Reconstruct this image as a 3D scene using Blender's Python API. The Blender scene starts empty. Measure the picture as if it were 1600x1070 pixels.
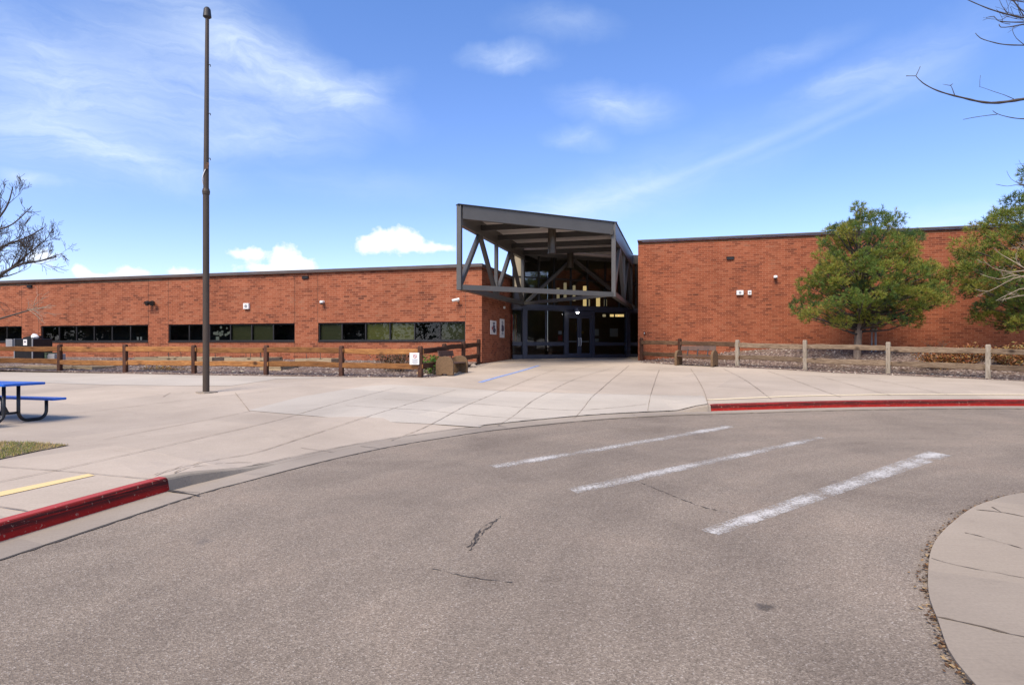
import bpy, bmesh, math, random
import numpy as np
from mathutils import Vector, Matrix
from mathutils.geometry import delaunay_2d_cdt

random.seed(7)
rng = np.random.default_rng(7)
sc = bpy.context.scene
COL = sc.collection
R = math.radians

# ------------------------------------------------------------------ camera, sky, sun, exposure
CAM_Z, F, HX, HY = 1.6, 963.0, 800.0, 540.0
cam_data = bpy.data.cameras.new("camera")
cam = bpy.data.objects.new("camera", cam_data)
COL.objects.link(cam)
cam.location = (0, 0, CAM_Z)
cam.rotation_euler = (R(90), 0, 0)
cam_data.sensor_width = 36
cam_data.lens = 36 * F / 1600
cam_data.shift_y = 5 / 1600
cam_data.clip_end = 3000
sc.camera = cam

sc.view_settings.view_transform = 'Standard'
sc.view_settings.look = 'None'
sc.view_settings.gamma = 1
sc.view_settings.exposure = 1.02

SUN_EL, SUN_AZ = R(50), R(-150)          # behind the camera, to the left
to_sun = Vector((math.sin(SUN_AZ) * math.cos(SUN_EL), math.cos(SUN_AZ) * math.cos(SUN_EL), math.sin(SUN_EL)))
sun_data = bpy.data.lights.new("sun", 'SUN')
sun_data.energy = 2.7
sun_data.angle = R(30)
sun_data.color = (1.0, 0.87, 0.71)
sun = bpy.data.objects.new("sun", sun_data)
sun.rotation_euler = to_sun.to_track_quat('Z', 'Y').to_euler()
sun.location = (-20, -30, 40)
COL.objects.link(sun)

world = bpy.data.worlds.new("World")
sc.world = world
world.use_nodes = True


def build_world():
    nt = world.node_tree
    N, L = nt.nodes, nt.links
    N.clear()
    out = N.new('ShaderNodeOutputWorld')
    bg = N.new('ShaderNodeBackground')
    bg.inputs['Strength'].default_value = 0.112
    L.new(bg.outputs[0], out.inputs[0])
    sky = N.new('ShaderNodeTexSky')
    sky.sky_type = 'NISHITA'
    sky.sun_disc = False
    sky.sun_elevation = SUN_EL
    sky.sun_rotation = SUN_AZ
    sky.altitude = 1600
    sky.air_density = 1.0
    sky.dust_density = 0.6
    sky.ozone_density = 2.5
    tc = N.new('ShaderNodeTexCoord')

    def math_(op, a, b=None, c=None, clamp=False):
        n = N.new('ShaderNodeMath')
        n.operation = op
        n.use_clamp = clamp
        for i, v in enumerate((a, b, c)):
            if v is None:
                continue
            if isinstance(v, (int, float)):
                n.inputs[i].default_value = v
            else:
                L.new(v, n.inputs[i])
        return n.outputs[0]

    sep = N.new('ShaderNodeSeparateXYZ')
    L.new(tc.outputs['Generated'], sep.inputs[0])
    az = math_('ARCTAN2', sep.outputs[0], sep.outputs[1])
    el = math_('ARCSINE', sep.outputs[2])
    comb = N.new('ShaderNodeCombineXYZ')
    L.new(az, comb.inputs[0])
    L.new(el, comb.inputs[1])

    def noise(vec, scale, detail=6, rough=0.55, sx=1, sy=1, rot=0, dist=0.0):
        mp = N.new('ShaderNodeMapping')
        mp.inputs['Rotation'].default_value = (0, 0, rot)
        mp.inputs['Scale'].default_value = (sx, sy, 1)
        L.new(vec, mp.inputs[0])
        n = N.new('ShaderNodeTexNoise')
        n.inputs['Scale'].default_value = scale
        n.inputs['Detail'].default_value = detail
        n.inputs['Roughness'].default_value = rough
        n.inputs['Distortion'].default_value = dist
        L.new(mp.outputs[0], n.inputs['Vector'])
        return n

    def warp(amount, scale):
        n = noise(comb.outputs[0], scale, 5, 0.6)
        v = N.new('ShaderNodeVectorMath')
        v.operation = 'SUBTRACT'
        L.new(n.outputs['Color'], v.inputs[0])
        v.inputs[1].default_value = (0.5, 0.5, 0.5)
        m = N.new('ShaderNodeVectorMath')
        m.operation = 'MULTIPLY_ADD'
        L.new(v.outputs[0], m.inputs[0])
        m.inputs[1].default_value = (amount, amount * 0.6, 0)
        L.new(comb.outputs[0], m.inputs[2])
        return m.outputs[0]

    def pt(px, py):
        dx = (px - HX) / F
        return math.atan(dx), math.atan((HY - py) / F / math.sqrt(1 + dx * dx))

    def blob(vec, px, py, w, h, rot, k):
        a, e = pt(px, py)
        dx = (px - HX) / F
        mp = N.new('ShaderNodeMapping')
        mp.vector_type = 'TEXTURE'
        mp.inputs['Location'].default_value = (a, e, 0)
        mp.inputs['Rotation'].default_value = (0, 0, R(rot))
        mp.inputs['Scale'].default_value = (w / F / (1 + dx * dx), h / F / math.sqrt(1 + dx * dx), 1)
        L.new(vec, mp.inputs[0])
        g = N.new('ShaderNodeTexGradient')
        g.gradient_type = 'SPHERICAL'
        L.new(mp.outputs[0], g.inputs[0])
        return math_('MULTIPLY', math_('SMOOTHSTEP' if False else 'POWER', g.outputs['Fac'], 1.25), k)

    def total(vec, items):
        acc = None
        for it in items:
            b = blob(vec, *it)
            acc = b if acc is None else math_('ADD', acc, b)
        return acc

    w1 = warp(0.10, 7)
    cirrus = total(w1, [
        (150, 170, 430, 150, 12, 0.78), (330, 60, 330, 120, -25, 0.62), (480, 120, 230, 55, -16, 0.80),
        (560, 140, 110, 32, 14, 0.55), (150, 232, 330, 46, -10, 0.62), (420, 210, 210, 55, 6, 0.42),
        (40, 70, 260, 120, 0, 0.42), (790, 84, 95, 25, -3, 0.85), (962, 162, 120, 40, -8, 0.72),
        (905, 214, 75, 24, -5, 0.60), (880, 38, 120, 28, -4, 0.38), (48, 279, 60, 14, -3, 0.7),
        (1310, 133, 90, 22, 8, 0.42), (1230, 90, 150, 28, 10, 0.30),
        (560, 290, 250, 40, 0, 0.22), (1400, 110, 260, 60, 16, 0.40), (1470, 352, 170, 40, 3, 0.62),
        (1010, 290, 330, 75, 14, 0.36), (880, 330, 190, 46, 12, 0.46)])
    w2 = warp(0.012, 18)
    streak = total(w2, [(1130, 248, 430, 12, 16.5, 0.40), (1300, 200, 200, 9, 17, 0.25), (900, 320, 220, 24, 15, 0.36)])
    fib = noise(w1, 7.5, 9, 0.68, 1.0, 4.2, R(-12), 0.9)
    fibm = math_('MULTIPLY_ADD', fib.outputs['Fac'], 1.7, -0.10, True)
    ci = math_('MULTIPLY', cirrus, fibm)
    st = math_('MULTIPLY', streak, math_('MULTIPLY_ADD', noise(comb.outputs[0], 9, 6, 0.6, 1, 2, R(-16)).outputs['Fac'], 1.1, 0.0))
    ci = math_('ADD', ci, st)
    # unseen white clouds added behind the view as soft, neutral fill light
    allr = noise(tc.outputs['Generated'], 2.2, 8, 0.6, 1, 1, 0, 0.5)
    back = math_('MULTIPLY', math_('MULTIPLY_ADD', allr.outputs['Fac'], 3.0, -0.95, True),
                 math_('MULTIPLY_ADD', sep.outputs[1], -2.2, 0.55, True))
    ci = math_('MAXIMUM', ci, math_('MULTIPLY', back, 0.8))
    # cumulus puffs near the horizon
    w3 = warp(0.030, 34)
    cum = total(w3, [(575, 382, 30, 20, 0, 1.3), (597, 374, 26, 24, 0, 1.3), (628, 376, 34, 30, 0, 1.5), (655, 383, 30, 18, 0, 1.1), (690, 388, 36, 12, 0, 0.8),
                     (448, 406, 34, 30, 0, 1.6), (474, 414, 34, 16, 0, 1.3), (388, 398, 44, 16, 0, 1.1), (410, 419, 60, 12, 0, .9), (205, 427, 40, 13, 0, 1.0),
                     (130, 427, 24, 15, 0, 1.1), (165, 431, 46, 9, 0, .9), (280, 424, 40, 13, 0, 0.9), (70, 402, 50, 20, 0, 0.6)])
    cumn = noise(comb.outputs[0], 42, 8, 0.62)
    cm = math_('MULTIPLY_ADD', cumn.outputs['Fac'], 1.6, -0.98)
    cm = math_('MULTIPLY', math_('ADD', cum, math_('MULTIPLY', cm, math_('GREATER_THAN', cum, 0.001))), 2.6, None, True)
    # sky colour: a deeper blue overhead, as on a clear high-plains day
    tr = N.new('ShaderNodeValToRGB')
    tr.color_ramp.elements[0].position = 0.0
    tr.color_ramp.elements[0].color = (1.06, 0.92, 1.05, 1)
    tr.color_ramp.elements[1].position = 0.62
    tr.color_ramp.elements[1].color = (0.74, 0.95, 1.26, 1)
    em = tr.color_ramp.elements.new(0.26)
    em.color = (0.84, 0.89, 1.11, 1)
    L.new(el, tr.inputs[0])
    tint = N.new('ShaderNodeMix')
    tint.data_type = 'RGBA'
    tint.blend_type = 'MULTIPLY'
    tint.inputs['Factor'].default_value = 1
    L.new(sky.outputs[0], tint.inputs[6])
    L.new(tr.outputs[0], tint.inputs[7])
    mix1 = N.new('ShaderNodeMix')
    mix1.data_type = 'RGBA'
    L.new(math_('MULTIPLY', ci, 0.70, None, True), mix1.inputs['Factor'])
    L.new(tint.outputs[2], mix1.inputs[6])
    mix1.inputs[7].default_value = (4.1, 4.7, 5.4, 1)
    mix2 = N.new('ShaderNodeMix')
    mix2.data_type = 'RGBA'
    L.new(math_('MULTIPLY', cm, 0.86), mix2.inputs['Factor'])
    L.new(mix1.outputs[2], mix2.inputs[6])
    mix2.inputs[7].default_value = (4.9, 5.1, 5.5, 1)
    L.new(mix2.outputs[2], bg.inputs[0])


build_world()

# ------------------------------------------------------------------ materials


def new_mat(name):
    m = bpy.data.materials.new(name)
    m.use_nodes = True
    nt = m.node_tree
    return m, nt.nodes, nt.links, nt.nodes['Principled BSDF']


def ramp(N, stops):
    r = N.new('ShaderNodeValToRGB')
    e = r.color_ramp.elements
    while len(e) < len(stops):
        e.new(0.5)
    for el, (p, c) in zip(e, stops):
        el.position = p
        el.color = (*c, 1)
    return r


def tex_noise(N, L, vec, scale, detail=5, rough=0.55, dist=0.0):
    n = N.new('ShaderNodeTexNoise')
    n.inputs['Scale'].default_value = scale
    n.inputs['Detail'].default_value = detail
    n.inputs['Roughness'].default_value = rough
    n.inputs['Distortion'].default_value = dist
    if vec is not None:
        L.new(vec, n.inputs['Vector'])
    return n


def mixc(N, L, fac, a, b, blend='MIX'):
    m = N.new('ShaderNodeMix')
    m.data_type = 'RGBA'
    m.blend_type = blend
    for sock, v in ((m.inputs['Factor'], fac), (m.inputs[6], a), (m.inputs[7], b)):
        if isinstance(v, (int, float)):
            sock.default_value = v
        elif isinstance(v, tuple):
            sock.default_value = (*v, 1) if len(v) == 3 else v
        else:
            L.new(v, sock)
    return m.outputs[2]


def mth(N, L, op, a, b=None, c=None, clamp=False):
    n = N.new('ShaderNodeMath')
    n.operation = op
    n.use_clamp = clamp
    for i, v in enumerate((a, b, c)):
        if v is None:
            continue
        if isinstance(v, (int, float)):
            n.inputs[i].default_value = v
        else:
            L.new(v, n.inputs[i])
    return n.outputs[0]


def bump(N, L, b, height, strength=0.4, dist=0.01):
    n = N.new('ShaderNodeBump')
    n.inputs['Strength'].default_value = strength
    n.inputs['Distance'].default_value = dist
    L.new(height, n.inputs['Height'])
    L.new(n.outputs[0], b.inputs['Normal'])


def coords(N, L, kind='Object', scale=(1, 1, 1), rot=(0, 0, 0)):
    tc = N.new('ShaderNodeTexCoord')
    mp = N.new('ShaderNodeMapping')
    mp.inputs['Scale'].default_value = scale
    mp.inputs['Rotation'].default_value = rot
    L.new(tc.outputs[kind], mp.inputs[0])
    return mp.outputs[0]


def simple(name, c1, c2=None, scale=8, rough=0.6, metal=0.0, bmp=0.0, spec=None, stretch=(1, 1, 1), detail=5):
    m, N, L, b = new_mat(name)
    c2 = c2 or tuple(x * 0.75 for x in c1)
    v = coords(N, L, 'Object', stretch)
    n = tex_noise(N, L, v, scale, detail, 0.6)
    r = ramp(N, [(0.32, c1), (0.68, c2)])
    L.new(n.outputs['Fac'], r.inputs[0])
    L.new(r.outputs[0], b.inputs['Base Color'])
    b.inputs['Roughness'].default_value = rough
    b.inputs['Metallic'].default_value = metal
    if spec is not None:
        b.inputs['Specular IOR Level'].default_value = spec
    if bmp:
        bump(N, L, b, n.outputs['Fac'], bmp, 0.01)
    return m


def make_asphalt():
    m, N, L, b = new_mat('asphalt')
    v = coords(N, L)
    vo = N.new('ShaderNodeTexVoronoi')
    vo.inputs['Scale'].default_value = 116
    L.new(v, vo.inputs['Vector'])
    sp = N.new('ShaderNodeSeparateColor')
    L.new(vo.outputs['Color'], sp.inputs[0])
    grain = ramp(N, [(0.0, (0.100, 0.081, 0.060)), (0.35, (0.210, 0.169, 0.131)), (0.72, (0.266, 0.216, 0.169)),
                     (0.93, (0.38, 0.320, 0.25)), (1.0, (0.48, 0.43, 0.38))])
    L.new(sp.outputs[0], grain.inputs[0])
    fine = tex_noise(N, L, v, 210, 3, 0.7)
    c = mixc(N, L, 0.38, grain.outputs[0], ramp_out(N, L, fine.outputs['Fac'], [(0.3, (0.100, 0.081, 0.060)), (0.7, (0.34, 0.276, 0.220))]))
    big = tex_noise(N, L, v, 0.55, 7, 0.62, 0.4)
    c = mixc(N, L, 1.0, c, ramp_out(N, L, big.outputs['Fac'], [(0.3, (0.78, 0.77, 0.77)), (0.5, (1, 1, 1)), (0.72, (1.18, 1.15, 1.13))]), 'MULTIPLY')
    # polished wheel paths following the bend of the loop: darker and lighter arcs
    sx = N.new('ShaderNodeSeparateXYZ')
    L.new(v, sx.inputs[0])
    dx = mth(N, L, 'SUBTRACT', sx.outputs[0], 8.5)
    dy = mth(N, L, 'SUBTRACT', sx.outputs[1], 2.0)
    rad = mth(N, L, 'SQRT', mth(N, L, 'ADD', mth(N, L, 'MULTIPLY', dx, dx), mth(N, L, 'MULTIPLY', dy, dy)))
    cv = N.new('ShaderNodeCombineXYZ')
    L.new(rad, cv.inputs[0])
    ang = mth(N, L, 'ARCTAN2', dy, dx)
    L.new(mth(N, L, 'MULTIPLY', ang, 0.9), cv.inputs[1])
    arc = tex_noise(N, L, cv.outputs[0], 1.1, 6, 0.65)
    c = mixc(N, L, 1.0, c, ramp_out(N, L, arc.outputs['Fac'], [(0.32, (0.86, 0.85, 0.85)), (0.6, (1.06, 1.05, 1.04))]), 'MULTIPLY')
    blot = tex_noise(N, L, v, 1.7, 2, 0.5)
    c = mixc(N, L, ramp_out(N, L, blot.outputs['Fac'], [(0.70, (0, 0, 0)), (0.76, (0.35, 0.35, 0.35))]), c, (0.085, 0.078, 0.078))
    L.new(c, b.inputs['Base Color'])
    b.inputs['Roughness'].default_value = 0.88
    b.inputs['Specular IOR Level'].default_value = 0.3
    h = mth(N, L, 'ADD', vo.outputs['Distance'], mth(N, L, 'MULTIPLY', fine.outputs['Fac'], 0.6))
    bump(N, L, b, h, 0.7, 0.005)
    return m


def ramp_out(N, L, src, stops):
    r = ramp(N, stops)
    L.new(src, r.inputs[0])
    return r.outputs[0]


def make_concrete(name, c1, c2, stain=0.5):
    m, N, L, b = new_mat(name)
    v = coords(N, L)
    n1 = tex_noise(N, L, v, 0.45, 8, 0.62, 0.3)
    c = ramp_out(N, L, n1.outputs['Fac'], [(0.30, c2), (0.66, c1)])
    n2 = tex_noise(N, L, v, 45, 4, 0.7)
    c = mixc(N, L, 1.0, c, ramp_out(N, L, n2.outputs['Fac'], [(0.25, (0.86, 0.86, 0.86)), (0.75, (1.08, 1.08, 1.08))]), 'MULTIPLY')
    n3 = tex_noise(N, L, v, 2.3, 6, 0.7, 1.0)
    c = mixc(N, L, ramp_out(N, L, n3.outputs['Fac'], [(0.60, (0, 0, 0)), (0.78, (stain, stain, stain))]), c, tuple(x * 0.62 for x in c2))
    vo = N.new('ShaderNodeTexVoronoi')
    vo.inputs['Scale'].default_value = 1.15
    L.new(v, vo.inputs['Vector'])
    c = mixc(N, L, ramp_out(N, L, vo.outputs['Distance'], [(0.010, (0.8, 0.8, 0.8)), (0.035, (0, 0, 0))]), c, tuple(x * 0.4 for x in c2))
    # each pour dried to a tone of its own
    bt = N.new('ShaderNodeTexBrick')
    bt.inputs['Scale'].default_value = 1
    bt.inputs['Brick Width'].default_value = 3.1
    bt.inputs['Row Height'].default_value = 2.6
    bt.inputs['Mortar Size'].default_value = 0.0
    bt.inputs['Color1'].default_value = (0.92, 0.92, 0.93, 1)
    bt.inputs['Color2'].default_value = (1.06, 1.05, 1.04, 1)
    L.new(coords(N, L, 'Object', (1, 1, 1), (0, 0, R(28))), bt.inputs['Vector'])
    c = mixc(N, L, 1.0, c, bt.outputs['Color'], 'MULTIPLY')
    dk = tex_noise(N, L, v, 0.16, 7, 0.6, 0.6)
    c = mixc(N, L, 1.0, c, ramp_out(N, L, dk.outputs['Fac'], [(0.34, (0.86, 0.85, 0.84)), (0.56, (1.03, 1.03, 1.03))]), 'MULTIPLY')
    # broom-finish streaks
    st = tex_noise(N, L, coords(N, L, 'Object', (3, 90, 1), (0, 0, R(15))), 1.0, 4, 0.6)
    c = mixc(N, L, 1.0, c, ramp_out(N, L, st.outputs['Fac'], [(0.3, (0.95, 0.95, 0.95)), (0.7, (1.04, 1.04, 1.04))]), 'MULTIPLY')
    L.new(c, b.inputs['Base Color'])
    b.inputs['Roughness'].default_value = 0.85
    b.inputs['Specular IOR Level'].default_value = 0.3
    bump(N, L, b, n2.outputs['Fac'], 0.25, 0.004)
    return m


def make_brick(name, tone=(1, 1, 1), size=1.0):
    m, N, L, b = new_mat(name)
    tc = N.new('ShaderNodeTexCoord')

    def brick(c1, c2, mort):
        t = N.new('ShaderNodeTexBrick')
        t.offset = 0.5
        t.inputs['Scale'].default_value = 1
        t.inputs['Brick Width'].default_value = 0.305 * size
        t.inputs['Row Height'].default_value = 0.1016 * size
        t.inputs['Mortar Size'].default_value = 0.0075
        t.inputs['Mortar Smooth'].default_value = 0.15
        t.inputs['Color1'].default_value = (*c1, 1)
        t.inputs['Color2'].default_value = (*c2, 1)
        t.inputs['Mortar'].default_value = (*mort, 1)
        L.new(tc.outputs['UV'], t.inputs['Vector'])
        return t
    ident = brick((0, 0, 0), (1, 1, 1), (0.5, 0.5, 0.5))
    T = lambda c: tuple(x * y for x, y in zip(c, tone))
    # clumps of like-coloured bricks: lay a patchy noise over the per-brick number
    patch = tex_noise(N, L, tc.outputs['UV'], 0.9, 5, 0.6)
    idv = mth(N, L, 'MULTIPLY_ADD', patch.outputs['Fac'], 0.9, mth(N, L, 'MULTIPLY_ADD', ident.outputs['Color'], 0.75, -0.33), True)
    cols = ramp_out(N, L, idv, [(0.0, T((0.125, 0.040, 0.022))), (0.16, T((0.20, 0.062, 0.032))), (0.36, T((0.265, 0.083, 0.040))),
                                (0.62, T((0.318, 0.103, 0.050))), (0.85, T((0.345, 0.126, 0.065))), (1.0, T((0.265, 0.115, 0.066)))])
    grit = tex_noise(N, L, tc.outputs['UV'], 26, 4, 0.7)
    cols = mixc(N, L, 1.0, cols, ramp_out(N, L, grit.outputs['Fac'], [(0.25, (0.78, 0.78, 0.78)), (0.75, (1.18, 1.18, 1.18))]), 'MULTIPLY')
    c = mixc(N, L, ident.outputs['Fac'], cols, T((0.40, 0.195, 0.118)))
    mp = N.new('ShaderNodeMapping')
    mp.inputs['Scale'].default_value = (1.6, 0.12, 1)
    L.new(tc.outputs['UV'], mp.inputs[0])
    run = tex_noise(N, L, mp.outputs[0], 1.3, 6, 0.65)
    c = mixc(N, L, 1.0, c, ramp_out(N, L, run.outputs['Fac'], [(0.30, (0.87, 0.86, 0.85)), (0.55, (1.02, 1.02, 1.02))]), 'MULTIPLY')
    big = tex_noise(N, L, tc.outputs['UV'], 0.33, 6, 0.6)
    c = mixc(N, L, 1.0, c, ramp_out(N, L, big.outputs['Fac'], [(0.3, (0.86, 0.84, 0.82)), (0.7, (1.08, 1.08, 1.08))]), 'MULTIPLY')
    L.new(c, b.inputs['Base Color'])
    b.inputs['Roughness'].default_value = 0.85
    b.inputs['Specular IOR Level'].default_value = 0.25
    bump(N, L, b, mth(N, L, 'SUBTRACT', 1.0, ident.outputs['Fac']), 0.5, 0.008)
    return m


def make_wood(name, light, mid, dark, axis='UV', rough=0.75, knots=True):
    m, N, L, b = new_mat(name)
    v = coords(N, L, 'UV', (1.2, 16, 1))
    g = tex_noise(N, L, v, 2.2, 8, 0.7, 1.2)
    c = ramp_out(N, L, g.outputs['Fac'], [(0.28, dark), (0.46, mid), (0.70, light)])
    big = tex_noise(N, L, coords(N, L, 'UV', (0.8, 2.2, 1)), 1.6, 4, 0.6)
    c = mixc(N, L, ramp_out(N, L, big.outputs['Fac'], [(0.45, (0, 0, 0)), (0.75, (0.7, 0.7, 0.7))]), c, tuple(0.5 * (a + d) for a, d in zip(mid, dark)))
    if knots:
        vo = N.new('ShaderNodeTexVoronoi')
        vo.inputs['Scale'].default_value = 1.7
        L.new(coords(N, L, 'UV', (1, 2.2, 1)), vo.inputs['Vector'])
        c = mixc(N, L, ramp_out(N, L, vo.outputs['Distance'], [(0.08, (0.9, 0.9, 0.9)), (0.22, (0, 0, 0))]), c, tuple(x * 0.5 for x in dark))
    oi = N.new('ShaderNodeObjectInfo')
    c = mixc(N, L, 1.0, c, ramp_out(N, L, oi.outputs['Random'], [(0.0, (0.62, 0.58, 0.55)), (0.55, (0.95, 0.94, 0.93)), (1.0, (1.22, 1.2, 1.18))]), 'MULTIPLY')
    L.new(c, b.inputs['Base Color'])
    b.inputs['Roughness'].default_value = rough
    b.inputs['Specular IOR Level'].default_value = 0.25
    bump(N, L, b, g.outputs['Fac'], 0.5, 0.012)
    return m


def make_glass(name, tint=(0.6, 0.65, 0.66), refl=1.0):
    m, N, L, b = new_mat(name)
    N.remove(b)
    out = N['Material Output']
    tr = N.new('ShaderNodeBsdfTransparent')
    tr.inputs[0].default_value = (*tint, 1)
    gl = N.new('ShaderNodeBsdfGlossy')
    gl.inputs['Roughness'].default_value = 0.0
    gl.inputs['Color'].default_value = (0.95, 0.97, 1, 1)
    fr = N.new('ShaderNodeFresnel')
    fr.inputs['IOR'].default_value = 1.5
    n = tex_noise(N, L, coords(N, L), 1.3, 2)
    bp = N.new('ShaderNodeBump')
    bp.inputs['Strength'].default_value = 0.02
    bp.inputs['Distance'].default_value = 0.05
    L.new(n.outputs['Fac'], bp.inputs['Height'])
    L.new(bp.outputs[0], gl.inputs['Normal'])
    mx = N.new('ShaderNodeMixShader')
    L.new(mth(N, L, 'MULTIPLY', fr.outputs[0], refl, None, True), mx.inputs[0])
    L.new(tr.outputs[0], mx.inputs[1])
    L.new(gl.outputs[0], mx.inputs[2])
    L.new(mx.outputs[0], out.inputs[0])
    return m


def make_worn_paint(name, col, lo, hi, scale=9, stretch=(1, 1, 1)):
    """Road paint: chipped away over the stones of the surface below."""
    m, N, L, b = new_mat(name)
    out = N['Material Output']
    b.inputs['Base Color'].default_value = (*col, 1)
    b.inputs['Roughness'].default_value = 0.7
    v = coords(N, L)
    n = tex_noise(N, L, v, scale, 6, 0.6)
    n2 = tex_noise(N, L, v, 28, 6, 0.7)
    f = tex_noise(N, L, v, 70, 3, 0.6)
    uv = N.new('ShaderNodeTexCoord')
    s = N.new('ShaderNodeSeparateXYZ')
    L.new(uv.outputs['UV'], s.inputs[0])
    # paint holds in the middle of the band and thins toward its long edges
    edge = mth(N, L, 'ABSOLUTE', mth(N, L, 'SUBTRACT', s.outputs[1], 0.5))
    k = mth(N, L, 'ADD', mth(N, L, 'MULTIPLY', n.outputs['Fac'], 0.42), mth(N, L, 'MULTIPLY', f.outputs['Fac'], 0.25))
    k = mth(N, L, 'ADD', k, mth(N, L, 'MULTIPLY', n2.outputs['Fac'], 0.45))
    k = mth(N, L, 'SUBTRACT', k, mth(N, L, 'MULTIPLY', edge, 0.16))
    a = ramp_out(N, L, k, [(lo, (0, 0, 0)), (hi, (1, 1, 1))])
    tr = N.new('ShaderNodeBsdfTransparent')
    mx = N.new('ShaderNodeMixShader')
    L.new(a, mx.inputs[0])
    L.new(tr.outputs[0], mx.inputs[1])
    L.new(b.outputs[0], mx.inputs[2])
    L.new(mx.outputs[0], out.inputs[0])
    return m


def make_gravel(name):
    m, N, L, b = new_mat(name)
    v = coords(N, L)
    vo = N.new('ShaderNodeTexVoronoi')
    vo.inputs['Scale'].default_value = 16
    L.new(v, vo.inputs['Vector'])
    s = N.new('ShaderNodeSeparateColor')
    L.new(vo.outputs['Color'], s.inputs[0])
    c = ramp_out(N, L, s.outputs[0], [(0, (0.05, 0.033, 0.026)), (0.4, (0.125, 0.085, 0.068)), (0.75, (0.20, 0.14, 0.115)), (1, (0.38, 0.31, 0.26))])
    big = tex_noise(N, L, v, 1.1, 5, 0.6)
    c = mixc(N, L, ramp_out(N, L, big.outputs['Fac'], [(0.52, (0, 0, 0)), (0.7, (0.7, 0.7, 0.7))]), c, (0.15, 0.095, 0.050))
    L.new(c, b.inputs['Base Color'])
    b.inputs['Roughness'].default_value = 0.9
    bump(N, L, b, mth(N, L, 'SUBTRACT', 1.0, vo.outputs['Distance']), 1.0, 0.03)
    return m


def make_vcol(name, rough=0.7, spec=0.3, translucent=0.0):
    m, N, L, b = new_mat(name)
    at = N.new('ShaderNodeAttribute')
    at.attribute_name = 'Col'
    n = tex_noise(N, L, coords(N, L), 3, 3)
    c = mixc(N, L, 1.0, at.outputs['Color'], ramp_out(N, L, n.outputs['Fac'], [(0.3, (0.85, 0.85, 0.85)), (0.7, (1.12, 1.12, 1.12))]), 'MULTIPLY')
    L.new(c, b.inputs['Base Color'])
    b.inputs['Roughness'].default_value = rough
    b.inputs['Specular IOR Level'].default_value = spec
    if translucent:
        t = N.new('ShaderNodeBsdfTranslucent')
        L.new(c, t.inputs[0])
        mx = N.new('ShaderNodeMixShader')
        mx.inputs[0].default_value = translucent
        L.new(b.outputs[0], mx.inputs[1])
        L.new(t.outputs[0], mx.inputs[2])
        L.new(mx.outputs[0], N['Material Output'].inputs[0])
    return m


def make_emit(name, col, strength):
    m, N, L, b = new_mat(name)
    b.inputs['Base Color'].default_value = (*col, 1)
    b.inputs['Emission Color'].default_value = (*col, 1)
    b.inputs['Emission Strength'].default_value = strength
    return m


def make_blind(name, c1, c2):
    m, N, L, b = new_mat(name)
    v = coords(N, L, 'UV', (1, 1, 1))
    w = N.new('ShaderNodeTexWave')
    w.bands_direction = 'Y'
    w.inputs['Scale'].default_value = 9
    w.inputs['Distortion'].default_value = 0.3
    L.new(v, w.inputs['Vector'])
    c = ramp_out(N, L, w.outputs['Fac'], [(0.1, c2), (0.6, c1)])
    L.new(c, b.inputs['Base Color'])
    b.inputs['Roughness'].default_value = 0.6
    return m


def make_kerb_paint(name):
    m, N, L, b = new_mat(name)
    v = coords(N, L)
    tc = N.new('ShaderNodeTexCoord')
    s = N.new('ShaderNodeSeparateXYZ')
    L.new(tc.outputs['UV'], s.inputs[0])            # v: distance up the face, over the nose and back
    n = tex_noise(N, L, v, 3.5, 7, 0.65)
    c = ramp_out(N, L, n.outputs['Fac'], [(0.3, (0.22, 0.011, 0.009)), (0.7, (0.35, 0.017, 0.013))])
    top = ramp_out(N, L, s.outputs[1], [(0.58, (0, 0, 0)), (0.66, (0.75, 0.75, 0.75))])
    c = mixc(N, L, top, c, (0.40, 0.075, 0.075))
    # black tyre scuffs along the nose of the kerb
    sc_ = tex_noise(N, L, coords(N, L, 'UV', (0.9, 9, 1)), 1.6, 7, 0.7, 0.5)
    band = ramp_out(N, L, s.outputs[1], [(0.14, (0, 0, 0)), (0.30, (1, 1, 1)), (0.54, (1, 1, 1)), (0.66, (0, 0, 0))])
    k = mth(N, L, 'MULTIPLY', ramp_out(N, L, sc_.outputs['Fac'], [(0.38, (0, 0, 0)), (0.50, (0.92, 0.92, 0.92))]), band)
    c = mixc(N, L, k, c, (0.035, 0.014, 0.013))
    # chips down to the concrete
    ch = tex_noise(N, L, v, 26, 5, 0.7)
    c = mixc(N, L, ramp_out(N, L, ch.outputs['Fac'], [(0.615, (0, 0, 0)), (0.66, (0.75, 0.75, 0.75))]), c, (0.36, 0.24, 0.185))
    foot = ramp_out(N, L, mth(N, L, 'ADD', s.outputs[1], mth(N, L, 'MULTIPLY', ch.outputs['Fac'], 0.06)), [(0.05, (1, 1, 1)), (0.075, (0, 0, 0))])
    c = mixc(N, L, foot, c, (0.40, 0.31, 0.25))
    L.new(c, b.inputs['Base Color'])
    b.inputs['Roughness'].default_value = 0.85
    b.inputs['Specular IOR Level'].default_value = 0.15
    bump(N, L, b, ch.outputs['Fac'], 0.35, 0.006)
    return m


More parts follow.
